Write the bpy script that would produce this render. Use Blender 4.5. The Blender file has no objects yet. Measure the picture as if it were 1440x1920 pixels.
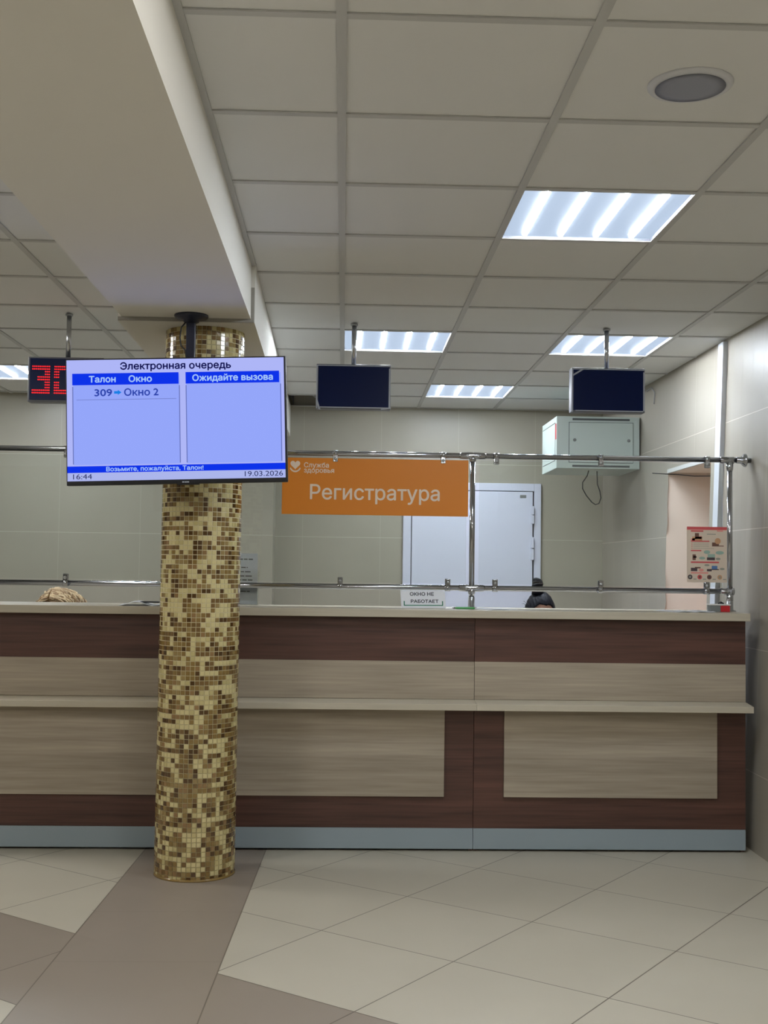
import bpy, bmesh, math, random
from mathutils import Vector, Matrix
from mathutils.geometry import delaunay_2d_cdt

random.seed(7)
SC = bpy.context.scene
COL = SC.collection

# ------------------------------------------------------------------ camera
CAM_H = 1.322
pitch, yaw, roll, FPX = 0.0480, 0.0342, -0.0134, 2213.6
cp, sp, cy, sy, cr, sr = math.cos(pitch), math.sin(pitch), math.cos(yaw), math.sin(yaw), math.cos(roll), math.sin(roll)
fwd = Vector((sy * cp, cy * cp, sp))
rgt0 = Vector((cy, -sy, 0))
dwn0 = fwd.cross(rgt0)
rgt = cr * rgt0 + sr * dwn0
dwn = -sr * rgt0 + cr * dwn0
cam_d = bpy.data.cameras.new('camera')
cam_d.sensor_fit = 'VERTICAL'
cam_d.sensor_height = 24.0
cam_d.sensor_width = 18.0
cam_d.lens = FPX / 1920 * 24.0
cam_d.clip_start = 0.05
cam = bpy.data.objects.new('camera', cam_d)
COL.objects.link(cam)
up = -dwn
bk = -fwd
cam.matrix_world = Matrix(((rgt.x, up.x, bk.x, 0), (rgt.y, up.y, bk.y, 0), (rgt.z, up.z, bk.z, CAM_H), (0, 0, 0, 1)))
SC.camera = cam

# ------------------------------------------------------------------ world, exposure
w = bpy.data.worlds.new('world')
SC.world = w
w.use_nodes = True
w.node_tree.nodes['Background'].inputs[0].default_value = (0.5, 0.52, 0.55, 1)
w.node_tree.nodes['Background'].inputs[1].default_value = 0.02
SC.view_settings.view_transform = 'Standard'
SC.view_settings.look = 'None'
SC.view_settings.gamma = 1.0
SC.view_settings.use_curve_mapping = False
SC.view_settings.exposure = 0.0
SC.cycles.use_denoising = True
SC.cycles.max_bounces = 10
SC.cycles.diffuse_bounces = 6
SC.cycles.transparent_max_bounces = 16
SC.cycles.caustics_reflective = False

TUBE_POWER = 165.0       # brightness of the ceiling light tubes
DIFFUSER = (0.50, 0.62, 0.80)
ROOM_TUBE = 222.0        # panels of the same kind in the hall behind the camera

# ------------------------------------------------------------------ sizes of the place
H = 2.593               # ceiling right of the beam
HL = 2.6145             # ceiling left of the beam
XG, YG, T = -0.022, 2.669, 0.6
XL, YL = -1.333, 4.728
YB = 9.28               # back wall
YBL = 9.0               # back wall, left part
YC = 5.602              # counter front
ZT = 1.132              # counter top
YR = 5.88               # glass screen


def lin(c):
    return tuple((x / 12.92 if x <= 0.04045 else ((x + 0.055) / 1.055) ** 2.4) for x in [v / 255 for v in c])


# ------------------------------------------------------------------ materials
def mat(name, rgb, rough=0.5, metal=0.0, spec=0.5, noise=0.0, nscale=8.0, emit=None, estr=1.0, coat=0.0):
    m = bpy.data.materials.new(name)
    m.use_nodes = True
    nt = m.node_tree
    b = nt.nodes['Principled BSDF']
    c = lin(rgb)
    b.inputs['Base Color'].default_value = (*c, 1)
    b.inputs['Roughness'].default_value = rough
    b.inputs['Metallic'].default_value = metal
    b.inputs['Specular IOR Level'].default_value = spec
    b.inputs['Coat Weight'].default_value = coat
    if emit is not None:
        b.inputs['Emission Color'].default_value = (*lin(emit), 1)
        b.inputs['Emission Strength'].default_value = estr
    if noise > 0:
        tc = nt.nodes.new('ShaderNodeTexCoord')
        n = nt.nodes.new('ShaderNodeTexNoise')
        n.inputs['Scale'].default_value = nscale
        n.inputs['Detail'].default_value = 4
        nt.links.new(tc.outputs['Object'], n.inputs['Vector'])
        r = nt.nodes.new('ShaderNodeMapRange')
        r.inputs['To Min'].default_value = 1 - noise
        r.inputs['To Max'].default_value = 1 + noise
        nt.links.new(n.outputs['Fac'], r.inputs['Value'])
        mx = nt.nodes.new('ShaderNodeMix')
        mx.data_type = 'RGBA'
        mx.blend_type = 'MULTIPLY'
        mx.inputs[0].default_value = 1
        mx.inputs[6].default_value = (*c, 1)
        nt.links.new(r.outputs['Result'], mx.inputs[7])
        nt.links.new(mx.outputs[2], b.inputs['Base Color'])
    return m


def glow(name, rgb, strength=1.0):
    m = bpy.data.materials.new(name)
    m.use_nodes = True
    nt = m.node_tree
    nt.nodes.clear()
    e = nt.nodes.new('ShaderNodeEmission')
    e.inputs[0].default_value = (*lin(rgb), 1)
    e.inputs[1].default_value = strength
    o = nt.nodes.new('ShaderNodeOutputMaterial')
    nt.links.new(e.outputs[0], o.inputs[0])
    return m


class NT:
    """small helper for node maths"""
    def __init__(self, m):
        self.nt = m.node_tree

    def math(self, op, a, b=None, c=None):
        n = self.nt.nodes.new('ShaderNodeMath')
        n.operation = op
        for i, v in enumerate((a, b, c)):
            if v is None:
                continue
            if isinstance(v, (int, float)):
                n.inputs[i].default_value = v
            else:
                self.nt.links.new(v, n.inputs[i])
        return n.outputs[0]

    def mix(self, f, a, b):
        n = self.nt.nodes.new('ShaderNodeMix')
        n.data_type = 'RGBA'
        for s, v in ((0, f), (6, a), (7, b)):
            if isinstance(v, (int, float)):
                n.inputs[s].default_value = v
            elif isinstance(v, tuple):
                n.inputs[s].default_value = (*v, 1)
            else:
                self.nt.links.new(v, n.inputs[s])
        return n.outputs[2]

    def obj(self):
        tc = self.nt.nodes.new('ShaderNodeTexCoord')
        s = self.nt.nodes.new('ShaderNodeSeparateXYZ')
        self.nt.links.new(tc.outputs['Object'], s.inputs[0])
        return tc.outputs['Object'], s.outputs[0], s.outputs[1], s.outputs[2]

    def noise(self, vec, scale, detail=4, vscale=None):
        if vscale:
            mp = self.nt.nodes.new('ShaderNodeMapping')
            mp.inputs['Scale'].default_value = vscale
            self.nt.links.new(vec, mp.inputs[0])
            vec = mp.outputs[0]
        n = self.nt.nodes.new('ShaderNodeTexNoise')
        n.inputs['Scale'].default_value = scale
        n.inputs['Detail'].default_value = detail
        self.nt.links.new(vec, n.inputs['Vector'])
        return n.outputs['Fac']

    def line(self, v, off, step, width):
        """1 on a thin joint line at off + k*step"""
        t = self.math('DIVIDE', self.math('SUBTRACT', v, off), step)
        fr = self.math('FRACT', t)
        d = self.math('MINIMUM', fr, self.math('SUBTRACT', 1.0, fr))
        return self.math('LESS_THAN', d, width / step / 2)


def wood(name, dark, light, rough=0.45):
    m = mat(name, dark, rough)
    n = NT(m)
    vec, x, y, z = n.obj()
    a = n.noise(vec, 1.0, 3, (1.3, 3, 26))
    b = n.noise(vec, 1.0, 5, (3.5, 6, 110))
    c = n.noise(vec, 1.0, 2, (0.7, 2, 7))
    f = n.math('ADD', n.math('ADD', n.math('MULTIPLY', a, 0.9), n.math('MULTIPLY', b, 0.45)), n.math('MULTIPLY', c, 0.65))
    r = m.node_tree.nodes.new('ShaderNodeMapRange')
    r.inputs['From Min'].default_value = 0.70
    r.inputs['From Max'].default_value = 1.32
    m.node_tree.links.new(f, r.inputs['Value'])
    col = n.mix(r.outputs[0], lin(dark), lin(light))
    m.node_tree.links.new(col, m.node_tree.nodes['Principled BSDF'].inputs['Base Color'])
    return m


def wall_tiles(name, rgb, joint, hor, ver, axis, rough=0.35):
    """large beige wall tiles; hor = (offset, step) in Z, ver = (offset, step) along axis"""
    m = mat(name, rgb, rough)
    n = NT(m)
    vec, x, y, z = n.obj()
    along = x if axis == 'X' else y
    f = n.math('MAXIMUM', n.line(z, hor[0], hor[1], 0.004), n.math('MULTIPLY', n.line(along, ver[0], ver[1], 0.003), 0.6))
    ns = n.noise(vec, 1.6, 5)
    r = m.node_tree.nodes.new('ShaderNodeMapRange')
    r.inputs['To Min'].default_value = 0.0
    r.inputs['To Max'].default_value = 1.0
    m.node_tree.links.new(ns, r.inputs['Value'])
    c2 = tuple(v * 0.90 for v in rgb)
    base = n.mix(r.outputs[0], lin(rgb), lin(c2))
    col = n.mix(f, base, lin(joint))
    m.node_tree.links.new(col, m.node_tree.nodes['Principled BSDF'].inputs['Base Color'])
    return m


M = {}
M['tile_ceiling'] = mat('ceiling_board', (219, 220, 219), 0.9, spec=0.2, noise=0.02, nscale=3)
M['grid'] = mat('ceiling_bar', (190, 191, 190), 0.6, spec=0.3)
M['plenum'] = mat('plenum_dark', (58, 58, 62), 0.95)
M['beam'] = mat('beam_plaster', (222, 220, 213), 0.8, spec=0.25, noise=0.015, nscale=2)
M['beam_edge'] = mat('beam_edge_strip', (150, 147, 140), 0.6)
M['wall_back'] = wall_tiles('wall_back_tiles', (165, 160, 145), (184, 179, 164), (0.385, 0.59), (0.29, 0.61), 'X')
M['wall_side'] = wall_tiles('wall_side_tiles', (160, 153, 139), (192, 186, 173), (0.365, 0.59), (5.65, 1.2), 'Y', 0.40)
M['wall_plain'] = mat('wall_plain', (150, 147, 140), 0.6)
M['jamb'] = mat('peach_jamb', (230, 213, 200), 0.8, spec=0.2, noise=0.02, nscale=6)
M['brown'] = wood('brown_laminate', (58, 37, 32), (106, 72, 61), 0.42)
M['cream'] = wood('cream_laminate', (136, 125, 110), (182, 170, 152), 0.45)
M['edge'] = wood('worktop_laminate', (176, 168, 150), (196, 188, 170), 0.38)
M['kick'] = mat('grey_kick_plate', (146, 160, 168), 0.4)
M['chrome'] = mat('chrome', (178, 180, 185), 0.12, metal=1.0)
M['steel'] = mat('brushed_steel', (165, 167, 168), 0.32, metal=1.0)
M['rod'] = mat('polished_rod', (190, 192, 196), 0.2, metal=1.0)
M['black'] = mat('black_plastic', (16, 17, 22), 0.35)
M['navy_post'] = mat('dark_blue_paint', (22, 26, 48), 0.4)
M['gap'] = mat('dark_gap', (20, 19, 18), 0.9)
M['orange'] = mat('orange_board', (222, 132, 18), 0.45)
M['sign_print'] = mat('sign_print', (240, 220, 200), 0.5)
M['paper'] = mat('white_paper', (244, 246, 250), 0.6)
_nt = M['paper'].node_tree
_tr = _nt.nodes.new('ShaderNodeBsdfTranslucent')
_tr.inputs[0].default_value = (*lin((236, 240, 246)), 1)
_mx = _nt.nodes.new('ShaderNodeMixShader')
_mx.inputs[0].default_value = 0.25
_nt.links.new(_nt.nodes['Principled BSDF'].outputs[0], _mx.inputs[1])
_nt.links.new(_tr.outputs[0], _mx.inputs[2])
_nt.links.new(_mx.outputs[0], _nt.nodes['Material Output'].inputs[0])
M['ink'] = mat('ink', (48, 54, 66), 0.7)
M['green_ink'] = mat('green_ink', (40, 128, 98), 0.6)
M['door_white'] = mat('door_white', (203, 207, 222), 0.35)
M['door_gap'] = mat('door_gap', (60, 62, 70), 0.8)
M['cab'] = mat('cabinet_grey', (176, 188, 182), 0.35)
M['cab_line'] = mat('cabinet_groove', (70, 76, 76), 0.6)
M['trunk'] = mat('white_trunking', (206, 210, 219), 0.3)
M['led_face'] = mat('led_dark_face', (6, 22, 66), 0.3, spec=0.15)
M['led_frame'] = mat('led_grey_frame', (96, 98, 106), 0.4)
M['film'] = mat('clear_film_edge', (170, 176, 188), 0.2)
M['led_on'] = glow('led_red', (255, 40, 44), 1.5)
M['speaker_ring'] = mat('speaker_ring', (206, 208, 214), 0.5)
M['speaker_mesh'] = mat('speaker_mesh', (148, 152, 166), 0.7)
M['tube'] = glow('light_tube', (236, 245, 255), TUBE_POWER)
M['tube_hall'] = glow('light_tube_hall', (252, 250, 246), ROOM_TUBE)
df = bpy.data.materials.new('light_diffuser')
df.use_nodes = True
b_ = df.node_tree.nodes['Principled BSDF']
b_.inputs['Base Color'].default_value = (0.02, 0.022, 0.025, 1)
b_.inputs['Emission Color'].default_value = (*DIFFUSER, 1)
b_.inputs['Emission Strength'].default_value = 0.9
b_.inputs['Roughness'].default_value = 0.5
b_.inputs['Specular IOR Level'].default_value = 0.1
M['diffuser'] = df
M['light_frame'] = mat('light_frame', (120, 122, 130), 0.6)
M['skin'] = mat('skin', (206, 158, 136), 0.55, noise=0.03, nscale=30)
M['skin_pale'] = mat('skin_pale', (222, 178, 156), 0.55, noise=0.03, nscale=30)
M['hair_dark'] = mat('hair_dark', (15, 17, 28), 0.55, spec=0.25)
M['hair_tie'] = mat('hair_tie', (10, 10, 14), 0.7)
M['hair_blond'] = mat('hair_blond', (232, 212, 176), 0.5, noise=0.25, nscale=40)
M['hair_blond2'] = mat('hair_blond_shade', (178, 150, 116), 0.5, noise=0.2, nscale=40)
M['tunic_white'] = mat('tunic_white', (220, 224, 230), 0.7)
M['tunic_blue'] = mat('tunic_blue', (70, 100, 150), 0.7)
M['trousers'] = mat('trousers', (50, 54, 66), 0.8)
M['cable'] = mat('black_cable', (28, 28, 30), 0.5)
M['cable_pale'] = mat('pale_cable', (150, 150, 152), 0.5)
M['red_card'] = mat('red_card', (196, 36, 44), 0.5)
M['white_card'] = mat('white_card', (228, 226, 222), 0.5)
M['grey_card'] = mat('grey_card', (120, 124, 122), 0.6)
M['pen_green'] = mat('pen_green', (84, 168, 96), 0.4)
# mosaic
MOS = [mat('mosaic_cream', (206, 193, 142), 0.16, coat=0.3), mat('mosaic_sand', (190, 176, 124), 0.16, coat=0.3),
       mat('mosaic_khaki', (146, 124, 78), 0.16, coat=0.3), mat('mosaic_olive', (132, 107, 58), 0.16, coat=0.3),
       mat('mosaic_brown', (114, 88, 48), 0.16, coat=0.3), mat('mosaic_dark', (78, 53, 20), 0.16, coat=0.3),
       mat('mosaic_russet', (140, 110, 70), 0.16, coat=0.3)]
M['grout'] = mat('mosaic_grout', (212, 202, 166), 0.8)
# screen
M['scr_bg'] = glow('screen_lilac', (178, 186, 252), 0.95)
M['scr_panel'] = glow('screen_blue', (152, 170, 255), 0.95)
M['scr_bar'] = glow('screen_bar', (14, 52, 238), 0.95)
M['scr_title'] = glow('screen_title', (12, 12, 80), 0.9)
M['scr_white'] = glow('screen_pale_text', (170, 204, 255), 0.95)
M['scr_text'] = glow('screen_blue_text', (46, 70, 178), 0.9)
M['scr_arrow'] = glow('screen_arrow', (26, 134, 240), 0.9)
M['scr_line'] = glow('screen_line', (112, 124, 196), 0.9)
M['scr_dark'] = glow('screen_clock', (30, 36, 96), 0.9)
M['scr_foot'] = glow('screen_foot', (178, 188, 244), 0.92)


def glass_mat():
    m = bpy.data.materials.new('clear_glass')
    m.use_nodes = True
    nt = m.node_tree
    nt.nodes.clear()
    o = nt.nodes.new('ShaderNodeOutputMaterial')
    t = nt.nodes.new('ShaderNodeBsdfTransparent')
    t.inputs[0].default_value = (0.965, 0.98, 0.97, 1)
    g = nt.nodes.new('ShaderNodeBsdfGlossy')
    g.inputs['Roughness'].default_value = 0.02
    f = nt.nodes.new('ShaderNodeFresnel')
    f.inputs[0].default_value = 1.45
    mx = nt.nodes.new('ShaderNodeMixShader')
    nt.links.new(f.outputs[0], mx.inputs[0])
    nt.links.new(t.outputs[0], mx.inputs[1])
    nt.links.new(g.outputs[0], mx.inputs[2])
    nt.links.new(mx.outputs[0], o.inputs[0])
    return m


M['glass'] = glass_mat()
M['glass_edge'] = mat('glass_edge', (176, 190, 186), 0.2)


def floor_mat():
    m = mat('floor_tiles', (196, 188, 168), 0.32)
    n = NT(m)
    nt = m.node_tree
    vec, x, y, z = n.obj()
    px, py, s = 0.393, 4.044, 0.565
    dx = n.math('SUBTRACT', x, px)
    dy = n.math('SUBTRACT', y, py)
    u = n.math('DIVIDE', n.math('ADD', n.math('MULTIPLY', dx, 0.80), n.math('MULTIPLY', dy, -0.60)), s)
    v = n.math('DIVIDE', n.math('ADD', n.math('MULTIPLY', dx, 0.60), n.math('MULTIPLY', dy, 0.80)), s)
    lines = n.math('MAXIMUM', n.line(u, 0, 1, 0.008), n.line(v, 0, 1, 0.008))
    # strip of dark tiles running towards the counter under the column
    xs = n.math('SUBTRACT', x, n.math('MULTIPLY', n.math('SUBTRACT', y, 5.565), 0.029))
    instrip = n.math('MULTIPLY', n.math('GREATER_THAN', xs, -0.903), n.math('LESS_THAN', xs, -0.341))
    sl = n.math('MAXIMUM', n.math('LESS_THAN', n.math('ABSOLUTE', n.math('ADD', xs, 0.903)), 0.0022),
                n.math('LESS_THAN', n.math('ABSOLUTE', n.math('ADD', xs, 0.341)), 0.0022))
    cross = n.line(y, 4.037, 0.573, 0.003)
    band = n.math('MULTIPLY', n.math('GREATER_THAN', v, -2.0), n.math('LESS_THAN', v, -1.0))
    dark = n.math('MAXIMUM', instrip, band)
    # per-tile tone
    comb = nt.nodes.new('ShaderNodeCombineXYZ')
    nt.links.new(n.math('FLOOR', u), comb.inputs[0])
    nt.links.new(n.math('FLOOR', v), comb.inputs[1])
    wn = nt.nodes.new('ShaderNodeTexWhiteNoise')
    nt.links.new(comb.outputs[0], wn.inputs['Vector'])
    ns = n.noise(vec, 3.0, 6)
    tone = n.math('ADD', n.math('MULTIPLY', wn.outputs['Value'], 0.35), n.math('MULTIPLY', ns, 0.65))
    light = n.mix(tone, lin((192, 186, 170)), lin((178, 172, 156)))
    drk = n.mix(tone, lin((150, 139, 127)), lin((140, 130, 118)))
    base = n.mix(dark, light, drk)
    f = n.math('MAXIMUM', n.math('MULTIPLY', n.math('MULTIPLY', lines, n.math('SUBTRACT', 1.0, instrip)), 0.9),
               n.math('MAXIMUM', n.math('MULTIPLY', sl, 0.8), n.math('MULTIPLY', n.math('MULTIPLY', cross, instrip), 0.35)))
    col = n.mix(f, base, lin((92, 84, 72)))
    # a few specks of dirt
    sp_ = n.noise(vec, 9.0, 2)
    spk = n.math('GREATER_THAN', sp_, 0.785)
    col = n.mix(n.math('MULTIPLY', spk, 0.35), col, lin((90, 82, 72)))
    b = nt.nodes['Principled BSDF']
    nt.links.new(col, b.inputs['Base Color'])
    b.inputs['Roughness'].default_value = 0.38
    return m


M['floor'] = floor_mat()


# ------------------------------------------------------------------ mesh builder
class MB:
    def __init__(self):
        self.bm = bmesh.new()
        self.mi = 0

    def _tag(self, before):
        for f in self.bm.faces:
            if f.index == -1 or f not in before:
                f.material_index = self.mi

    def face(self, pts):
        f = self.bm.faces.new([self.bm.verts.new(p) for p in pts])
        f.material_index = self.mi
        return f

    def box(self, x0, x1, y0, y1, z0, z1, bevel=0.0, seg=2):
        v = [self.bm.verts.new(p) for p in ((x0, y0, z0), (x1, y0, z0), (x1, y1, z0), (x0, y1, z0),
                                            (x0, y0, z1), (x1, y0, z1), (x1, y1, z1), (x0, y1, z1))]
        fs = []
        for q in ((0, 3, 2, 1), (4, 5, 6, 7), (0, 1, 5, 4), (1, 2, 6, 5), (2, 3, 7, 6), (3, 0, 4, 7)):
            f = self.bm.faces.new([v[i] for i in q])
            f.material_index = self.mi
            fs.append(f)
        if bevel > 0:
            es = list({e for f in fs for e in f.edges})
            r = bmesh.ops.bevel(self.bm, geom=es, offset=bevel, segments=seg, affect='EDGES', profile=0.5)
            for f in r['faces']:
                f.material_index = self.mi
        return self

    def prism(self, poly, axis, a, b):
        """extrude a 2D polygon along an axis; axis X: (y,z), Y: (x,z), Z: (x,y)"""
        def mk(p, t):
            return {'X': (t, p[0], p[1]), 'Y': (p[0], t, p[1]), 'Z': (p[0], p[1], t)}[axis]
        va = [self.bm.verts.new(mk(p, a)) for p in poly]
        vb = [self.bm.verts.new(mk(p, b)) for p in poly]
        n = len(poly)
        fs = [self.bm.faces.new(va), self.bm.faces.new(vb[::-1])]
        for i in range(n):
            fs.append(self.bm.faces.new((va[i], vb[i], vb[(i + 1) % n], va[(i + 1) % n])))
        for f in fs:
            f.material_index = self.mi
        bmesh.ops.recalc_face_normals(self.bm, faces=fs)
        return self

    def tube(self, pts, r, seg=12, caps=True):
        pts = [Vector(p) for p in pts]
        rs = r if isinstance(r, (list, tuple)) else [r] * len(pts)
        rings = []
        ref = None
        for i, p in enumerate(pts):
            if i == 0:
                t = pts[1] - pts[0]
            elif i == len(pts) - 1:
                t = pts[-1] - pts[-2]
            else:
                t = pts[i + 1] - pts[i - 1]
            t.normalize()
            if ref is None:
                ref = Vector((0, 0, 1)) if abs(t.z) < 0.9 else Vector((1, 0, 0))
            a = t.cross(ref)
            if a.length < 1e-5:
                a = t.orthogonal()
            a.normalize()
            b = t.cross(a).normalized()
            ref = a.cross(t) * 1.0
            rings.append([self.bm.verts.new(p + rs[i] * (math.cos(2 * math.pi * k / seg) * a + math.sin(2 * math.pi * k / seg) * b)) for k in range(seg)])
        fs = []
        for i in range(len(rings) - 1):
            for k in range(seg):
                fs.append(self.bm.faces.new((rings[i][k], rings[i][(k + 1) % seg], rings[i + 1][(k + 1) % seg], rings[i + 1][k])))
        for f in fs:
            f.smooth = True
        if caps:
            fs.append(self.bm.faces.new(rings[0][::-1]))
            fs.append(self.bm.faces.new(rings[-1]))
        for f in fs:
            f.material_index = self.mi
        bmesh.ops.recalc_face_normals(self.bm, faces=fs)
        return self

    def lathe(self, prof, origin, axis='Z', seg=32, smooth=True):
        """profile of (radius, height) turned round an axis through origin"""
        o = Vector(origin)
        ring = []
        for r, h in prof:
            row = []
            for k in range(seg):
                a = 2 * math.pi * k / seg
                c, s = r * math.cos(a), r * math.sin(a)
                p = {'Z': Vector((c, s, h)), 'X': Vector((h, c, s)), 'Y': Vector((c, h, s))}[axis]
                row.append(self.bm.verts.new(o + p))
            ring.append(row)
        fs = []
        for i in range(len(ring) - 1):
            for k in range(seg):
                f = self.bm.faces.new((ring[i][k], ring[i][(k + 1) % seg], ring[i + 1][(k + 1) % seg], ring[i + 1][k]))
                f.smooth = smooth
                fs.append(f)
        if prof[0][0] > 1e-6:
            fs.append(self.bm.faces.new(ring[0][::-1]))
        if prof[-1][0] > 1e-6:
            fs.append(self.bm.faces.new(ring[-1]))
        for f in fs:
            f.material_index = self.mi
        bmesh.ops.recalc_face_normals(self.bm, faces=fs)
        return self

    def disc(self, c, r, axis='Y', thick=0.0006, seg=20, sx=1.0):
        c = Vector(c)
        poly = [(math.cos(2 * math.pi * k / seg) * r * sx + c.x, math.sin(2 * math.pi * k / seg) * r + c.z) for k in range(seg)]
        self.prism(poly, 'Y', c.y, c.y - thick)
        return self

    def build(self, name, mats, parent=None, local=False):
        bmesh.ops.remove_doubles(self.bm, verts=self.bm.verts, dist=1e-7)
        if parent is not None and not local:
            off = world_loc(parent)
            bmesh.ops.translate(self.bm, verts=self.bm.verts, vec=-off)
        me = bpy.data.meshes.new(name)
        self.bm.to_mesh(me)
        self.bm.free()
        for m in (mats if isinstance(mats, (list, tuple)) else [mats]):
            me.materials.append(m)
        o = bpy.data.objects.new(name, me)
        COL.objects.link(o)
        if parent is not None:
            o.parent = parent
        return o


def world_loc(o):
    v = Vector((0, 0, 0))
    while o is not None:
        v += o.location
        o = o.parent
    return v


def tag(o, label, cat, group=None):
    o['label'] = label
    o['category'] = cat
    if group:
        o['group'] = group
    return o


def struct(o):
    o['kind'] = 'structure'
    return o


def thing(name, label, cat, loc, group=None, rot=None):
    o = bpy.data.objects.new(name, None)
    COL.objects.link(o)
    o.location = loc
    o.empty_display_size = 0.1
    if rot:
        o.rotation_euler = rot
    return tag(o, label, cat, group)


def copy_tree(o, parent=None):
    c = o.copy()
    COL.objects.link(c)
    if parent is not None:
        c.parent = parent
    for ch in list(o.children):
        copy_tree(ch, c)
    return c


def text_mesh(body, x, z, width, cap, y, m, name, parent, bold=0.0, local=True, thick=0.0):
    """flat lettering in the XZ plane facing -Y; left end x, baseline z, total width, capital height"""
    cu = bpy.data.curves.new('lettering', 'FONT')
    cu.body = body
    cu.fill_mode = 'NONE'
    cu.resolution_u = 4
    t = bpy.data.objects.new('lettering', cu)
    COL.objects.link(t)
    dg = bpy.context.evaluated_depsgraph_get()
    dg.update()
    wire = bpy.data.meshes.new_from_object(t.evaluated_get(dg))
    bpy.data.objects.remove(t)
    nxt = {}
    for e in wire.edges:
        a, b = e.vertices
        nxt.setdefault(a, []).append(b)
        nxt.setdefault(b, []).append(a)
    seen, loops = set(), []
    for st in range(len(wire.vertices)):
        if st in seen or st not in nxt:
            continue
        lp, cur, prev = [], st, None
        while cur not in seen:
            seen.add(cur)
            lp.append(wire.vertices[cur].co.copy())
            c2 = [k for k in nxt[cur] if k != prev and k not in seen]
            if not c2:
                break
            prev, cur = cur, c2[0]
        if len(lp) > 2:
            loops.append(lp)

    # fill by winding, so outlines that cross themselves stay whole
    pv, pe, bbs = [], [], []
    for lp in loops:
        n0 = len(pv)
        pv += [Vector((p.x, p.y)) for p in lp]
        pe += [(n0 + k, n0 + (k + 1) % len(lp)) for k in range(len(lp))]
        bbs.append((min(p.x for p in lp), max(p.x for p in lp), min(p.y for p in lp), max(p.y for p in lp)))
    cv, ce, cf = delaunay_2d_cdt(pv, pe, [], 0, 1e-5)[:3]

    def winding(px_, py_):
        wn = 0
        for lp, (a0, a1, b0, b1) in zip(loops, bbs):
            if not (a0 <= px_ <= a1 and b0 <= py_ <= b1):
                continue
            for k in range(len(lp)):
                a, b = lp[k - 1], lp[k]
                if (a.y <= py_) != (b.y <= py_):
                    side = (b.x - a.x) * (py_ - a.y) - (px_ - a.x) * (b.y - a.y)
                    if b.y > a.y and side > 0:
                        wn += 1
                    elif b.y <= a.y and side < 0:
                        wn -= 1
        return wn
    ff = []
    for f in cf:
        mx_ = sum(cv[k].x for k in f) / len(f)
        my_ = sum(cv[k].y for k in f) / len(f)
        if winding(mx_, my_) != 0:
            ff.append(list(f))
    used = sorted({k for f in ff for k in f})
    idx = {k: n_ for n_, k in enumerate(used)}
    vv = [Vector((cv[k].x, cv[k].y, 0)) for k in used]
    ff = [[idx[k] for k in f] for f in ff]
    me = bpy.data.meshes.new('lettering')
    me.from_pydata(vv, [], ff)
    xs = [v.co.x for v in me.vertices]
    x0, x1 = min(xs), max(xs)
    sx = width / (x1 - x0)
    sz = cap / 0.70
    off = Vector((0, 0, 0)) if local else world_loc(parent)
    for v in me.vertices:
        v.co = Vector((x + (v.co.x - x0) * sx, y, z + v.co.y * sz)) - off
    if bold > 0:
        # heavier strokes: the same outline laid over itself with small shifts
        d = bold * cap * 1.4
        bm = bmesh.new()
        bm.from_mesh(me)
        src = list(bm.faces)
        for i, (ax_, az_) in enumerate(((d, 0), (-d, 0), (0, d), (0, -d))):
            r = bmesh.ops.duplicate(bm, geom=src)
            vs_ = [g for g in r['geom'] if isinstance(g, bmesh.types.BMVert)]
            bmesh.ops.translate(bm, verts=vs_, vec=(ax_, -0.00002 * (i + 1), az_))
        bm.to_mesh(me)
        bm.free()
    me.materials.clear()
    me.materials.append(m)
    me.name = name
    o = bpy.data.objects.new(name, me)
    COL.objects.link(o)
    o.parent = parent
    return o


# ================================================================== SETTING
# floor
mb = MB()
mb.box(-5.2, 2.75, -4.2, 9.6, -0.06, 0.0)
struct(mb.build('floor', M['floor']))


# right wall: leans very slightly and carries an opening near the counter
def xw(y, z):
    t = max(0.0, min(1.0, (y - 5.6) / 3.7))
    lo = 1.972 + (2.055 - 1.972) * t
    hi = 2.082 + (2.050 - 2.082) * t
    return lo + (hi - lo) * z / H


OPY0, OPY1, OPZ = 6.53, 7.40, 1.955
mb = MB()


def wall_patch(y0, y1, z0, z1, n=6):
    for i in range(n):
        a, b = y0 + (y1 - y0) * i / n, y0 + (y1 - y0) * (i + 1) / n
        mb.face([(xw(a, z0), a, z0), (xw(a, z1), a, z1), (xw(b, z1), b, z1), (xw(b, z0), b, z0)])


wall_patch(-4.2, 5.6, 0, 2.95, 1)
wall_patch(5.6, OPY0, 0, 2.95)
wall_patch(OPY0, OPY1, OPZ, 2.95)
# far edge of the opening is ragged where the tiling was cut
rag = [0.0]
zz = 0.0
edge = [(OPY1, 0.0)]
random.seed(3)
while zz < OPZ - 0.08:
    zz += random.uniform(0.03, 0.09)
    edge.append((OPY1 + random.choice([0, 0, 0, 0.012, -0.01, 0.02, -0.016]), zz))
edge.append((OPY1, OPZ))
pts = [(xw(y, z), y, z) for y, z in edge]
for (a, b) in zip(edge[:-1], edge[1:]):
    mb.face([(xw(a[0], a[1]), a[0], a[1]), (xw(b[0], b[1]), b[0], b[1]), (xw(7.6, b[1]), 7.6, b[1]), (xw(7.6, a[1]), 7.6, a[1])])
wall_patch(OPY1, 7.6, OPZ, 2.95, 1)
wall_patch(7.6, 9.6, 0, 2.95, 4)
struct(mb.build('wall_right', M['wall_side']))
mb = MB()   # plastered lining of the opening
XO = 2.70
mb.face([(xw(OPY1, 0) - 0.0, OPY1 + 0.012, 0), (XO, OPY1 + 0.012, 0), (XO, OPY1 + 0.012, OPZ), (xw(OPY1, OPZ), OPY1 + 0.012, OPZ)])
mb.face([(xw(OPY0, 0), OPY0, 0), (xw(OPY0, OPZ), OPY0, OPZ), (XO, OPY0, OPZ), (XO, OPY0, 0)])
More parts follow.
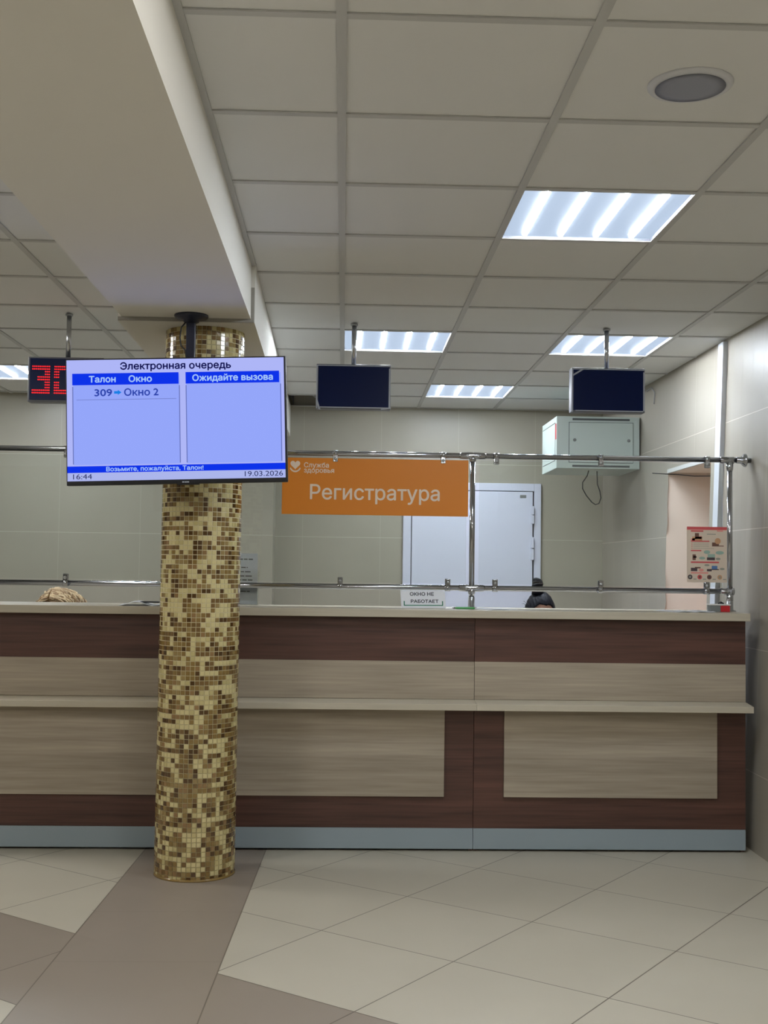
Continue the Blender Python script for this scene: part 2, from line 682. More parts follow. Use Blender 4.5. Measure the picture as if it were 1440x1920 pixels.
mb.face([(xw(OPY0, OPZ), OPY0, OPZ), (xw(OPY1, OPZ), OPY1 + 0.012, OPZ), (XO, OPY1 + 0.012, OPZ), (XO, OPY0, OPZ)])
mb.face([(XO, OPY0, 0), (XO, OPY0, OPZ), (XO, OPY1 + 0.02, OPZ), (XO, OPY1 + 0.02, 0)])
struct(mb.build('wall_opening', M['jamb']))
mb = MB()   # dark metal strip along the head of the opening and the loose wire below it
mb.box(xw(7.0, OPZ) - 0.004, xw(7.0, OPZ) + 0.012, OPY0 + 0.02, OPY1 + 0.01, OPZ - 0.004, OPZ + 0.02)
struct(mb.build('trim_1', M['grid']))

# back wall: two depths
mb = MB()
mb.box(-0.535, 2.75, YB, YB + 0.25, 0, 2.95)
struct(mb.build('wall_back', M['wall_back']))
mb = MB()
mb.box(-5.2, -0.535, YBL, YB + 0.25, 0, 2.95)
struct(mb.build('wall_back_left', M['wall_back']))
mb = MB()
mb.box(-5.2, -5.0, -4.2, YBL, 0, 2.95)
struct(mb.build('wall_left', M['wall_plain']))
mb = MB()
mb.box(-5.0, 2.1, -4.2, -4.0, 0, 2.95)
struct(mb.build('wall_rear', M['wall_plain']))

# ceiling
lit_r = {(0, 2): 1}
# cells (column, row) taken by lights on the right-hand grid
LR = [(1, 2), (0, 6), (2, 6), (1, 9)]
LR_HALL = [(1, -2), (1, -6), (-0, -9)]
LL = [(-2, 5)]
LL_HALL = [(-3, 1), (-2, -4), (-4, -8)]
MISS = (-1, 10)
mb = MB()
for i in range(-1, 4):
    for k in range(-12, 12):
        if (i, k) in LR or (i, k) in LR_HALL or (i, k) == MISS:
            continue
        x0, y0 = XG + T * i, YG + T * k
        x1, y1 = min(x0 + T, 2.16), min(y0 + T, YB + 0.1)
        x0 = max(x0, -0.5)
        if y1 - y0 < 0.005:
            continue
        mb.face([(x0, y0, H + 0.006), (x0, y1, H + 0.006), (x1, y1, H + 0.006), (x1, y0, H + 0.006)])
for i in range(-7, 1):
    for k in range(-15, 8):
        if (i, k) in LL or (i, k) in LL_HALL:
            continue
        x0, y0 = XL + T * i, YL + T * k
        x1, y1 = min(x0 + T, -0.90), min(y0 + T, YBL + 0.1)
        if x1 - x0 < 0.01 or y1 - y0 < 0.01:
            continue
        mb.face([(x0, y0, HL + 0.006), (x0, y1, HL + 0.006), (x1, y1, HL + 0.006), (x1, y0, HL + 0.006)])
ceil = struct(mb.build('ceiling', M['tile_ceiling']))
mb = MB()
bw = 0.0125
for i in range(0, 4):
    x = XG + T * i
    mb.box(x - bw, x + bw, -4.0, YB, H, H + 0.005)
for k in range(-11, 12):
    y = YG + T * k
    mb.box(-0.42, 2.12, y - bw, y + bw, H + 0.0007, H + 0.005)
for i in range(-6, 1):
    x = XL + T * i
    mb.box(x - bw, x + bw, -4.0, YBL, HL, HL + 0.005)
for k in range(-14, 8):
    y = YL + T * k
    mb.box(-5.0, -0.93, y - bw, y + bw, HL + 0.0007, HL + 0.005)
mb.box(-0.425, -0.385, -4.0, 4.95, H - 0.001, H + 0.005)
mb.box(-0.41, 2.10, YB - 0.022, YB, H - 0.001, H + 0.005)
mb.build('ceiling_grid', M['grid'], ceil)
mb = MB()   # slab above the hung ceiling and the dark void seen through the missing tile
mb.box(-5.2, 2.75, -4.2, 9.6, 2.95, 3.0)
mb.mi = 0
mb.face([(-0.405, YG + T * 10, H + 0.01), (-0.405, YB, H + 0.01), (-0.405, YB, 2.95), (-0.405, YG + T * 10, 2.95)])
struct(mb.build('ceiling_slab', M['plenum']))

# beam over the column: a lower boxed length, then a slightly larger one
mb = MB()
mb.prism([(-0.945, 2.366), (-0.404, 2.366), (-0.404, H + 0.004), (-0.945, HL + 0.004)], 'Y', -4.0, 4.955)
sec = []
for y_, dx_ in ((4.958, 0.0), (9.30, -0.043)):
    sec.append([mb.bm.verts.new((x_ + dx_, y_, z_)) for x_, z_ in ((-0.962, 2.350), (-0.388, 2.350), (-0.388, H + 0.004), (-0.962, HL + 0.004))])
fs_ = [mb.bm.faces.new(sec[0]), mb.bm.faces.new(sec[1][::-1])]
for q in range(4):
    fs_.append(mb.bm.faces.new((sec[0][q], sec[1][q], sec[1][(q + 1) % 4], sec[0][(q + 1) % 4])))
bmesh.ops.recalc_face_normals(mb.bm, faces=fs_)
beam = struct(mb.build('beam', M['beam']))
mb = MB()
mb.box(-0.960, -0.390, 4.950, 4.957, 2.351, 2.366)
mb.box(-0.404, -0.390, 4.950, 4.957, 2.366, 2.50)
mb.build('joint_strip', M['beam_edge'], beam)

# white door in the back wall
dr = struct(bpy.data.objects.new('door_1', None))
COL.objects.link(dr)
dr.location = (1.0, YB, 0)
mb = MB()
fx0, fx1, fz = 0.468, 1.556, 2.008
fo = YB - 0.03
for (a, b, c, d) in ((fx0, fx0 + 0.063, 0, fz), (fx1 - 0.055, fx1, 0, fz), (fx0 + 0.063, fx1 - 0.055, fz - 0.06, fz)):
    mb.box(a, b, fo, YB + 0.001, c, d, 0.004)
mb.build('door_frame', M['door_white'], dr)
mb = MB()
mb.box(fx0 + 0.064, fx1 - 0.056, fo + 0.018, YB, 0.0, fz - 0.061)
mb.build('door_recess', M['door_gap'], dr)
mb = MB()
mb.box(fx0 + 0.069, fx1 - 0.067, fo - 0.004, fo + 0.017, 0.008, fz - 0.066, 0.003)
leaf = mb.build('door_leaf', M['door_white'], dr)
mb = MB()
mb.box(1.388, 1.437, fo - 0.007, fo - 0.0045, 1.893, 1.917, 0.001)
pl = mb.build('name_plate', M['grey_card'], dr)
for (z0, z1) in ((1.69, 1.83), (1.405, 1.585)):
    for (a, b) in ((z0, (z0 + z1) / 2 - 0.003), ((z0 + z1) / 2 + 0.003, z1)):
        mb = MB()
        mb.box(1.474, 1.498, fo - 0.026, fo - 0.003, a, b, 0.004)
        mb.build('hinge', M['door_white'], dr)
mb = MB()
mb.tube([(0.59, fo - 0.05, 1.02), (0.72, fo - 0.05, 1.02)], 0.010)
mb.tube([(0.59, fo - 0.004, 1.02), (0.59, fo - 0.05, 1.02)], 0.010)
mb.build('door_handle', M['steel'], dr)

# cable trunking down the right-hand wall
mb = MB()
ty0, ty1 = 6.30, 6.385
for y0, y1 in ((ty0, ty1),):
    q = [(xw(y0, 0.02) - 0.026, y0, 0.02), (xw(y0, 0.02), y0, 0.02), (xw(y1, 0.02), y1, 0.02), (xw(y1, 0.02) - 0.026, y1, 0.02)]
    zt = H - 0.012
    p = [(xw(y0, zt) - 0.026, y0, zt), (xw(y0, zt), y0, zt), (xw(y1, zt), y1, zt), (xw(y1, zt) - 0.026, y1, zt)]
    vb = [mb.bm.verts.new(v) for v in q]
    vt = [mb.bm.verts.new(v) for v in p]
    mb.bm.faces.new(vb[::-1])
    mb.bm.faces.new(vt)
    for i in range(4):
        mb.bm.faces.new((vb[i], vb[(i + 1) % 4], vt[(i + 1) % 4], vt[i]))
    bmesh.ops.recalc_face_normals(mb.bm, faces=mb.bm.faces)
struct(mb.build('trim_2', M['trunk']))


# ================================================================== CEILING LIGHTS
def ceiling_light(x0, y0, z, label, group, hall=False):
    x1, y1 = x0 + T, y0 + T
    t = thing('ceiling_light', label, 'light', ((x0 + x1) / 2, (y0 + y1) / 2, z), group)
    mb = MB()
    e = 0.014
    for (a, b, c, d) in ((x0, x1, y0, y0 + e), (x0, x1, y1 - e, y1), (x0, x0 + e, y0 + e, y1 - e), (x1 - e, x1, y0 + e, y1 - e)):
        mb.box(a, b, c, d, z + 0.004, z + 0.07)
    mb.build('light_frame', M['light_frame'], t)
    mb = MB()
    mb.box(x0 + e, x1 - e, y0 + e, y1 - e, z + 0.012, z + 0.016)
    mb.build('diffuser', M['diffuser'], t)
    for j in range(4):
        xc = x0 + T * (0.16 + 0.227 * j)
        mb = MB()
        mb.box(xc - 0.0095, xc + 0.0095, y0 + 0.045, y1 - 0.045, z + 0.005, z + 0.0118, 0.003)
        mb.build('tube', M['tube_hall'] if hall else M['tube'], t)
    return t


GL = 'recessed ceiling lights'
lab = {(1, 2): 'large recessed square ceiling light with four glowing tubes, nearest, upper right of the photo',
       (0, 6): 'recessed ceiling light partly behind the rod of the blank board beside the television',
       (2, 6): 'recessed ceiling light behind the rod of the blank board by the right wall',
       (1, 9): 'smallest recessed ceiling light, close to the back wall above the white door'}
for (i, k) in LR:
    ceiling_light(XG + T * i, YG + T * k, H, lab[(i, k)], GL)
for (i, k) in LL:
    ceiling_light(XL + T * i, YL + T * k, HL, 'recessed ceiling light at the left photo edge behind the red number board', GL)
for (i, k) in LR_HALL:
    ceiling_light(XG + T * i, YG + T * k, H, 'recessed ceiling light of the hall, over the viewer, outside the photo', GL, True)
for (i, k) in LL_HALL:
    ceiling_light(XL + T * i, YL + T * k, HL, 'recessed ceiling light of the hall, left of the beam, outside the photo', GL, True)

# round ceiling speaker
sp_t = thing('ceiling_speaker', 'round recessed ceiling speaker with grey mesh and pale ring, top right', 'speaker', (0.89, 3.005, H))
mb = MB()
mb.lathe([(0.088, -0.004), (0.091, -0.007), (0.108, -0.003), (0.110, 0.0), (0.110, 0.004)], (0.89, 3.005, H + 0.003), 'Z', 48)
mb.build('ring', M['speaker_ring'], sp_t)
mb = MB()
mb.lathe([(0.0001, -0.0075), (0.06, -0.0072), (0.0905, -0.0055)], (0.89, 3.005, H + 0.001), 'Z', 48)
mb.build('mesh_grille', M['speaker_mesh'], sp_t)

# ================================================================== COLUMN
CX_, CY_, CR_ = -0.622, 5.203, 0.172
colm = thing('column', 'round column clad in gold and brown glass mosaic, standing before the counter', 'column', (CX_, CY_, 0))
NC, NR = 53, 115
pitch_z = 2.352 / NR
mb = MB()
mb.lathe([(CR_ - 0.0012, 0.0), (CR_ - 0.0012, 2.351)], (CX_, CY_, 0), 'Z', 106)
mb.build('grout', M['grout'], colm)
mb = MB()
random.seed(21)
fld = [[random.random() for _ in range(NC)] for _ in range(NR)]


def smooth_val(r, c):
    s = 0
    for (dr_, dc, w_) in ((0, 0, 1.0), (0, 1, .42), (0, -1, .30), (1, 0, .22), (-1, 0, .16)):
        s += w_ * fld[(r + dr_) % NR][(c + dc) % NC]
    return s / 4.18


vals = sorted(smooth_val(r, c) for r in range(NR) for c in range(NC))
th = vals[int(len(vals) * 0.37)]
for r in range(NR):
    rowshift = 0.0
    for c in range(NC):
        if smooth_val(r, c) < th:
            mi = 0 if random.random() < 0.75 else 1
        else:
            q = random.random()
            mi = 5 if q < 0.19 else (2 if q < 0.38 else (3 if q < 0.66 else (4 if q < 0.92 else 6)))
        a0 = 2 * math.pi * (c + 0.052) / NC
        a1 = 2 * math.pi * (c + 0.948) / NC
        z0, z1 = (r + 0.052) * pitch_z, (r + 0.948) * pitch_z
        ro, ri, ins = CR_ + 0.0006 + random.uniform(0, 0.0004), CR_ - 0.0014, 0.05
        da = (a1 - a0) * ins
        dz = (z1 - z0) * ins
        tilt = random.uniform(-0.00035, 0.00035)

        def P(a, rad, z):
            return (CX_ + rad * math.cos(a), CY_ + rad * math.sin(a), z)
        v = [mb.bm.verts.new(p) for p in (P(a0, ri, z0), P(a1, ri, z0), P(a1, ri, z1), P(a0, ri, z1),
                                          P(a0 + da, ro + tilt, z0 + dz), P(a1 - da, ro - tilt, z0 + dz), P(a1 - da, ro - tilt, z1 - dz), P(a0 + da, ro + tilt, z1 - dz))]
        for q in ((4, 5, 6, 7), (0, 1, 5, 4), (1, 2, 6, 5), (2, 3, 7, 6), (3, 0, 4, 7)):
            f = mb.bm.faces.new([v[i] for i in q])
            f.material_index = mi
mb.build('mosaic_cladding', MOS, colm)
mb = MB()
mb.lathe([(CR_ + 0.004, 0.0), (CR_ + 0.004, 0.004), (CR_ + 0.001, 0.010)], (CX_, CY_, 0), 'Z', 64)
mb.build('base_sealant', MOS[3], colm)

# ================================================================== COUNTER
def counter_unit(x0, x1, label, pm0, pm1):
    t = thing('counter_unit', label, 'counter', ((x0 + x1) / 2, YC + 0.2, 0), 'reception counter units')
    g = 0.0008
    a, b = x0 + g, x1 - g
    mb = MB()   # carcass front, sides and inner desk
    mb.box(a, b, YC, YC + 0.018, 0.108, 0.666, 0.0008, 1)
    mb.box(a, b, YC, YC + 0.018, 0.888, 1.095, 0.0008, 1)
    mb.box(a + 0.001, b - 0.001, YC + 0.004, YC + 0.018, 0.666, 0.888)
    mb.box(a + 0.001, a + 0.019, YC + 0.018, YC + 0.42, 0.0, 1.095)
    mb.box(b - 0.019, b - 0.001, YC + 0.018, YC + 0.42, 0.0, 1.095)
    mb.box(a + 0.02, b - 0.02, YC + 0.02, YC + 0.42, 0.72, 0.745)
    mb.build('carcass', M['brown'], t)
    mb = MB()
    mb.box(a, b, YC - 0.003, YC + 0.003, 0.7105, 0.888, 0.0008, 1)
    mb.build('upper_panel', M['cream'], t)
    mb = MB()
    mb.box(pm0, pm1, YC - 0.017, YC - 0.0002, 0.256, 0.6655, 0.001, 1)
    mb.build('lower_panel', M['cream'], t)
    mb = MB()
    mb.prism([(YC - 0.0005, 0.670), (YC - 0.113, 0.670), (YC - 0.1145, 0.6715), (YC - 0.1145, 0.6985), (YC - 0.113, 0.700), (YC - 0.0005, 0.7095)], 'X', a, b)
    mb.build('bag_shelf', M['edge'], t)
    mb = MB()
    mb.box(a, b, YC - 0.001, YC + 0.017, 0.011, 0.1075, 0.0008, 1)
    mb.build('kick_plate', M['kick'], t)
    mb = MB()
    mb.box(a + 0.02, b - 0.02, YC + 0.045, YC + 0.06, 0.0, 0.10)
    mb.build('gap_shade', M['gap'], t)  # near-black board, colour stands in for shade in the gap below the kick plate
    return t


counter_unit(0.630, 1.929, 'right-hand reception counter unit between the joint and the tiled side wall', 0.772, 1.787)
counter_unit(-0.669, 0.630, 'middle reception counter unit to the right of the mosaic column', -0.527, 0.490)
counter_unit(-1.968, -0.669, 'left-hand reception counter unit to the left of the mosaic column', -1.83, -0.811)

mb = MB()
mb.box(-1.97, 1.936, 5.552, 6.02, 1.0955, ZT, 0.002)
tag(mb.build('worktop', M['edge']), 'long pale laminate worktop running along the top of the reception counter', 'worktop')

# ================================================================== GLASS SCREEN
gs = thing('glass_screen', 'chrome tube and glass screen standing on the reception worktop', 'screen', (0.3, YR, ZT))
ZU, ZD, RT = 1.893, 1.231, 0.0135
PX = [0.643, 1.945, -0.655, -1.955]
XE = 1.945
for (z, nm) in ((ZU, 'top_rail'), (ZD, 'lower_rail')):
    mb = MB()
    xe = (2.005 if z == ZU else 1.945)
    mb.tube([(-1.96, YR, z), (xe, YR, z)], RT, 20)
    mb.build(nm, M['chrome'], gs)
for x in PX:
    mb = MB()
    mb.tube([(x, YR, ZT + 0.001), (x, YR, ZU - 0.004)], RT, 20)
    po = mb.build('post', M['chrome'], gs)
    mb = MB()
    mb.lathe([(0.030, 0.0), (0.030, 0.003), (0.017, 0.007), (0.0165, 0.055), (0.0145, 0.057)], (x, YR, ZT), 'Z', 24)
    mb.build('foot_socket', M['steel'], po)
    for z in (ZU, ZD):
        mb = MB()
        if x > 1.9:
            mb.tube([(x - 0.05, YR, z), (x - 0.045, YR, z), (x, YR, z), (x + 0.02, YR, z)], [0.0138, 0.0172, 0.0178, 0.0178], 20)
            mb.tube([(x, YR, z), (x, YR, z - 0.045), (x, YR, z - 0.055)], [0.0178, 0.0172, 0.0138], 20)
        else:
            mb.tube([(x - 0.066, YR, z), (x - 0.058, YR, z), (x - 0.02, YR, z), (x + 0.02, YR, z), (x + 0.058, YR, z), (x + 0.066, YR, z)],
                    [0.0138, 0.0162, 0.0178, 0.0178, 0.0162, 0.0138], 20)
            mb.tube([(x, YR, z), (x, YR, z - 0.026), (x, YR, z - 0.030)], [0.0178, 0.0172, 0.0138], 20)
        cn = mb.build('pipe_joint', M['chrome'], gs)
        for dx in ((-0.027, 0.027) if x < 1.9 else (0.0,)):
            mb = MB()
            dz = 0 if x < 1.9 else -0.018
            mb.lathe([(0.0062, 0.0), (0.0062, -0.004), (0.0035, -0.004), (0.0030, -0.0015)], (x + dx, YR - 0.0165, z + dz), 'Y', 14)
            mb.build('screw', M['steel'], cn)
mb = MB()
fx_ = 2.012
mb.lathe([(0.0145, -0.035), (0.0165, -0.033), (0.0175, -0.012), (0.024, -0.004), (0.032, 0.004), (0.034, 0.010), (0.034, 0.014), (0.015, 0.016), (0.013, xw(YR, ZU) - fx_ + 0.001)], (fx_, YR, ZU), 'X', 28)
mb.build('wall_flange', M['chrome'], gs)


def clamp(x, z, up):
    """glass clip; up = +1 stands on the lower rail, -1 hangs under the top rail"""
    mb = MB()
    mb.tube([(x - 0.013, YR, z), (x + 0.013, YR, z)], RT + 0.0035, 20)
    c0, c1 = (z + 0.008, z + 0.046) if up > 0 else (z - 0.042, z - 0.008)
    mb.box(x - 0.0125, x + 0.0125, YR - 0.0125, YR - 0.0045, c0, c1, 0.003)
    mb.box(x - 0.0125, x + 0.0125, YR + 0.0045, YR + 0.0125, c0, c1, 0.003)
    o = mb.build('glass_clamp', M['chrome'], gs)
    mb = MB()
    zc = z + up * 0.027
    mb.lathe([(0.0085, 0.0), (0.0085, -0.006), (0.006, -0.0085), (0.0001, -0.0095)], (x, YR - 0.012, zc), 'Y', 16)
    mb.build('knob', M['steel'], o)


for x in (-1.375, -0.775, -0.57, -0.045, 0.494, 0.762, 1.290, 1.830):
    clamp(x, ZU, -1)
for x in (-1.364, -0.775, -0.57, -0.012, 0.523, 0.760, 1.291, 1.827):
    clamp(x, ZD, 1)
for (x0, x1) in ((-1.925, -0.690), (-0.620, 0.612), (0.678, 1.908)):
    mb = MB()
    mb.box(x0, x1, YR - 0.003, YR + 0.003, ZD + 0.022, ZU - 0.022)
    mb.build('glass_pane', M['glass'], gs)

# ------------------------------------------------------------------ orange hanging sign on the glass
SY = YR - 0.0042
so = thing('orange_sign', 'orange board with pale lettering hanging on the middle glass pane', 'sign', (0.155, SY, 1.59), rot=(0, 0, 0))
mb = MB()
mb.box(-0.463, 0.466, -0.004, 0.0, -0.003, 0.279, 0.001, 1)
mb.build('board', M['orange'], so, local=True)
SW = 0.929
for s, u0, u1, base, cap, bold in (('Регистратура', 582, 824, 937.0, 26.5, 0.012), ('Служба', 570, 616, 877.8, 8.6, 0.02), ('здоровья', 570, 626, 887.5, 8.6, 0.02)):
    px = SW / 348.5
    x = -0.463 + (u0 - 529.5) * px
    z = 0.279 - (base - 860.0) * px
    text_mesh(s, x, z, (u1 - u0) * px, cap * px, -0.0048, M['sign_print'], 'lettering', so, bold)
mb = MB()   # heart above a smile
px = SW / 348.5
hx, hz = -0.463 + (553.5 - 529.5) * px, 0.279 - (873.0 - 860) * px
heart = []
for k in range(40):
    a = 2 * math.pi * k / 40
    heart.append((hx + 0.0245 * (math.sin(a) ** 3), hz + 0.0245 / 16 * (13 * math.cos(a) - 5 * math.cos(2 * a) - 2 * math.cos(3 * a) - math.cos(4 * a))))
mb.prism(heart, 'Y', -0.0042, -0.0048)
arc = []
for k in range(17):
    a = math.radians(205 + 130 * k / 16)
    arc.append((hx + 0.030 * math.cos(a), hz - 0.004 + 0.0345 * math.sin(a)))
for k in range(16, -1, -1):
    a = math.radians(205 + 130 * k / 16)
    arc.append((hx + 0.0245 * math.cos(a), hz - 0.002 + 0.0285 * math.sin(a)))
mb.prism(arc, 'Y', -0.0042, -0.0048)
mb.build('heart_emblem', M['sign_print'], so, local=True)

# ------------------------------------------------------------------ poster on the right pane
pw, ph = 0.203, 0.279
po_t = thing('poster', 'pale printed poster with red headings stuck to the right glass pane', 'poster', (1.827, SY, 1.275))
mb = MB()
mb.box(-pw / 2, pw / 2, -0.0012, 0.0, 0, ph)
M['poster_paper'] = mat('poster_paper', (214, 198, 180), 0.5)
mb.build('sheet', M['poster_paper'], po_t, local=True)
mb = MB()
PM = [mat('print_red', (206, 84, 88), 0.6), mat('print_pink', (224, 150, 140), 0.6), mat('print_teal', (150, 176, 164), 0.6),
      mat('print_brown', (112, 78, 66), 0.6), mat('print_dark', (74, 60, 66), 0.6), mat('print_blue', (84, 120, 170), 0.6),
      mat('print_tan', (196, 150, 112), 0.6), mat('print_grey', (150, 150, 138), 0.6)]


def pr_box(mi, u0, u1, v0, v1):
    """a printed patch; u, v as fractions of the sheet from its upper left"""
    mb.mi = mi
    mb.box(-pw / 2 + u0 * pw, -pw / 2 + u1 * pw, -0.0018, -0.0013, ph - v1 * ph, ph - v0 * ph)


def pr_disc(mi, u, v, r, sx=1.0):
    mb.mi = mi
    mb.disc((-pw / 2 + u * pw, -0.0013, ph - v * ph), r * pw, thick=0.0005 + 0.00002 * mi, sx=sx)


pr_box(0, 0, 1, 0, 0.05)
pr_box(1, 0.005, 0.99, 0.05, 0.06)
pr_box(0, 0.10, 0.41, 0.065, 0.09)
pr_box(1, 0.75, 0.90, 0.06, 0.085)
pr_box(7, 0.50, 0.72, 0.125, 0.14)
for (u0, u1, v0, v1, mi) in ((0.13, 0.38, 0.18, 0.25, 6), (0.20, 0.30, 0.115, 0.22, 3), (0.10, 0.20, 0.21, 0.25, 1), (0.30, 0.37, 0.17, 0.22, 1),
                             (0.10, 0.56, 0.25, 0.27, 0), (0.63, 0.80, 0.28, 0.34, 3), (0.63, 0.92, 0.335, 0.35, 3),
                             (0.10, 0.36, 0.42, 0.44, 0), (0.50, 0.70, 0.55, 0.60, 4), (0.52, 0.70, 0.49, 0.555, 2),
                             (0.10, 0.80, 0.625, 0.652, 0), (0.10, 0.26, 0.74, 0.80, 4), (0.20, 0.34, 0.725, 0.75, 3), (0.50, 0.62, 0.76, 0.80, 4),
                             (0.62, 0.76, 0.70, 0.76, 5), (0.60, 0.80, 0.76, 0.775, 4), (0.10, 0.53, 0.815, 0.845, 1), (0.14, 0.22, 0.50, 0.60, 3), (0.16, 0.24, 0.53, 0.56, 4)):
    pr_box(mi, u0, u1, v0, v1)
for v in (0.29, 0.32, 0.35, 0.385):
    pr_box(0, 0.115, 0.135, v, v + 0.012)
    pr_box(7, 0.16, 0.55 + (0.13 if v > 0.38 else 0), v, v + 0.006)
pr_disc(6, 0.77, 0.255, 0.075)
pr_disc(2, 0.50, 0.455, 0.045, 1.8)
pr_disc(2, 0.82, 0.465, 0.045, 2.3)
pr_disc(2, 0.38, 0.565, 0.035, 2.2)
pr_disc(7, 0.78, 0.575, 0.03, 2.0)
pr_disc(7, 0.50, 0.69, 0.025, 2.6)
pr_disc(1, 0.36, 0.78, 0.035, 1.8)
pr_disc(7, 0.88, 0.755, 0.028, 2.2)
for u, c1, c2 in ((0.08, 4, 7), (0.32, 0, 3), (0.56, 3, 4), (0.82, 6, 7)):
    pr_disc(c1, u, 0.905, 0.058)
    pr_disc(c2, u, 0.905, 0.030)
    pr_box(7, u + 0.08, u + 0.16, 0.935, 0.95)
mb.build('printed_pictures', PM, po_t, local=True)

# ------------------------------------------------------------------ television on its ceiling mount
tv = thing('television', 'wide flat television with a blue queue screen hanging before the mosaic column', 'television', (-0.678, 4.765, 1.908), rot=(0, math.radians(-2.0), 0))
TW, TH = 0.886, 0.512
mb = MB()
mb.box(-TW / 2, TW / 2, 0.0, 0.028, -TH / 2, TH / 2, 0.003)
mb.box(-0.30, 0.30, 0.028, 0.062, -0.20, 0.14, 0.010)
mb.build('housing', M['black'], tv, local=True)
sx0, sx1, sz0, sz1 = -TW / 2 + 0.004, TW / 2 - 0.009, -TH / 2 + 0.0175, TH / 2 - 0.0055
mb = MB()
mb.box(sx0, sx1, -0.0012, 0.0005, sz0, sz1)
scr = mb.build('display', M['scr_bg'], tv, local=True)


def sxy(fx, fy):
    return sx0 + fx * (sx1 - sx0), sz1 - fy * (sz1 - sz0)


def scr_box(mb, fx0, fx1, fy0, fy1, d):
    a, t = sxy(fx0, fy0)
    b, bt = sxy(fx1, fy1)
    mb.box(a, b, -d, -0.0011, bt, t)


for (a, b) in ((0.030, 0.518), (0.548, 0.985)):
    mb = MB()
    scr_box(mb, a, b, 0.125, 0.868, 0.0014)
    mb.build('queue_panel', M['scr_panel'], scr, local=True)
for (a, b, c, d) in [(fx - 0.0022, fx + 0.0022, 0.22, 0.862) for fx in (0.028, 0.517, 0.548, 0.984)] + [(0.045, 0.502, 0.328, 0.332)]:
    mb = MB()
    scr_box(mb, a, b, c, d, 0.0016)
    mb.build('ruled_line', M['scr_line'], scr, local=True)
for (a, b, c, d) in ((0.026, 0.514, 0.112, 0.208), (0.546, 0.978, 0.112, 0.208), (0.0, 1.0, 0.878, 0.932)):
    mb = MB()
    scr_box(mb, a, b, c, d, 0.0018)
    mb.build('title_bar', M['scr_bar'], scr, local=True)
mb = MB()
scr_box(mb, 0.0, 1.0, 0.930, 1.0, 0.0013)
mb.build('clock_strip', M['scr_foot'], scr, local=True)
SWm, SHm = sx1 - sx0, sz1 - sz0
for s, f0, f1, fb, fc, m, bold in (
        ('Электронная очередь', 0.247, 0.755, 0.083, 0.056, 'scr_title', 0.028),
        ('Талон', 0.103, 0.224, 0.186, 0.050, 'scr_white', 0.03),
        ('Окно', 0.285, 0.390, 0.186, 0.050, 'scr_white', 0.03),
        ('309', 0.128, 0.207, 0.300, 0.056, 'scr_text', 0.025),
        ('Окно 2', 0.264, 0.420, 0.300, 0.056, 'scr_text', 0.025),
        ('Ожидайте вызова', 0.578, 0.948, 0.186, 0.050, 'scr_white', 0.03),
        ('Возьмите, пожалуйста, Талон!', 0.178, 0.622, 0.922, 0.034, 'scr_white', 0.025),
        ('16:44', 0.026, 0.112, 0.984, 0.042, 'scr_dark', 0.0),
        ('19.03.2026', 0.812, 0.988, 0.984, 0.042, 'scr_dark', 0.0)):
    x, z = sxy(f0, fb)
    text_mesh(s, x, z, (f1 - f0) * SWm, fc * SHm, -0.0021, M[m], 'screen_text', scr, bold)
mb = MB()
ax, az = sxy(0.217, 0.272)
ux, uz = 0.034 * SWm, 0.021 * SHm
mb.prism([(ax, az + uz * 0.5), (ax + ux * 0.5, az + uz * 0.5), (ax + ux * 0.5, az + uz), (ax + ux, az), (ax + ux * 0.5, az - uz), (ax + ux * 0.5, az - uz * 0.5), (ax, az - uz * 0.5)], 'Y', -0.0018, -0.0021)
mb.build('arrow_symbol', M['scr_arrow'], scr, local=True)
mb = MB()
mb.box(0.018, 0.026, -0.0008, 0.0005, -TH / 2 + 0.004, -TH / 2 + 0.010, 0.0008, 1)
mb.box(0.028, 0.046, -0.0006, 0.0005, -TH / 2 + 0.0045, -TH / 2 + 0.009)
mb.build('maker_badge', M['film'], tv, local=True)
mb = MB()
mb.box(-0.002, 0.085, 0.0, 0.03, -TH / 2 - 0.0035, -TH / 2 + 0.001, 0.001, 1)
mb.build('sensor_bar', M['black'], tv, local=True)
# mount, built upright: undo the tilt of the screen
mt = bpy.data.objects.new('ceiling_mount', None)
COL.objects.link(mt)
mt.parent = tv
mt.rotation_euler = (0, math.radians(2.0), 0)
mb = MB()
fy_ = 0.135
zt_ = 2.366 - 1.908
mb.lathe([(0.0001, zt_), (0.070, zt_), (0.071, zt_ - 0.006), (0.066, zt_ - 0.012), (0.034, zt_ - 0.020), (0.032, zt_ - 0.030), (0.022, zt_ - 0.034)], (0.032, fy_, 0), 'Z', 40)
mb.build('ceiling_flange', M['navy_post'], mt, local=True)
mb = MB()
mb.box(0.013, 0.051, fy_ - 0.016, fy_ + 0.016, -0.10, zt_ - 0.028, 0.004)
mb.build('drop_pole', M['navy_post'], mt, local=True)
mb = MB()
mb.box(-0.12, 0.18, 0.064, 0.078, -0.10, 0.10, 0.003)
mb.box(0.0, 0.064, 0.078, fy_ - 0.016, -0.06, 0.06, 0.003)
mb.build('bracket', M['navy_post'], mt, local=True)
mb = MB()
mb.tube([(0.012, fy_ - 0.01, zt_ - 0.03), (-0.006, fy_ - 0.02, zt_ - 0.055), (-0.010, fy_ - 0.03, zt_ - 0.10), (-0.004, fy_ - 0.03, zt_ - 0.135), (0.012, fy_ - 0.02, zt_ - 0.15), (0.020, fy_ - 0.02, zt_ - 0.20)], 0.0032, 8)
mb.build('cable', M['cable'], mt, local=True)


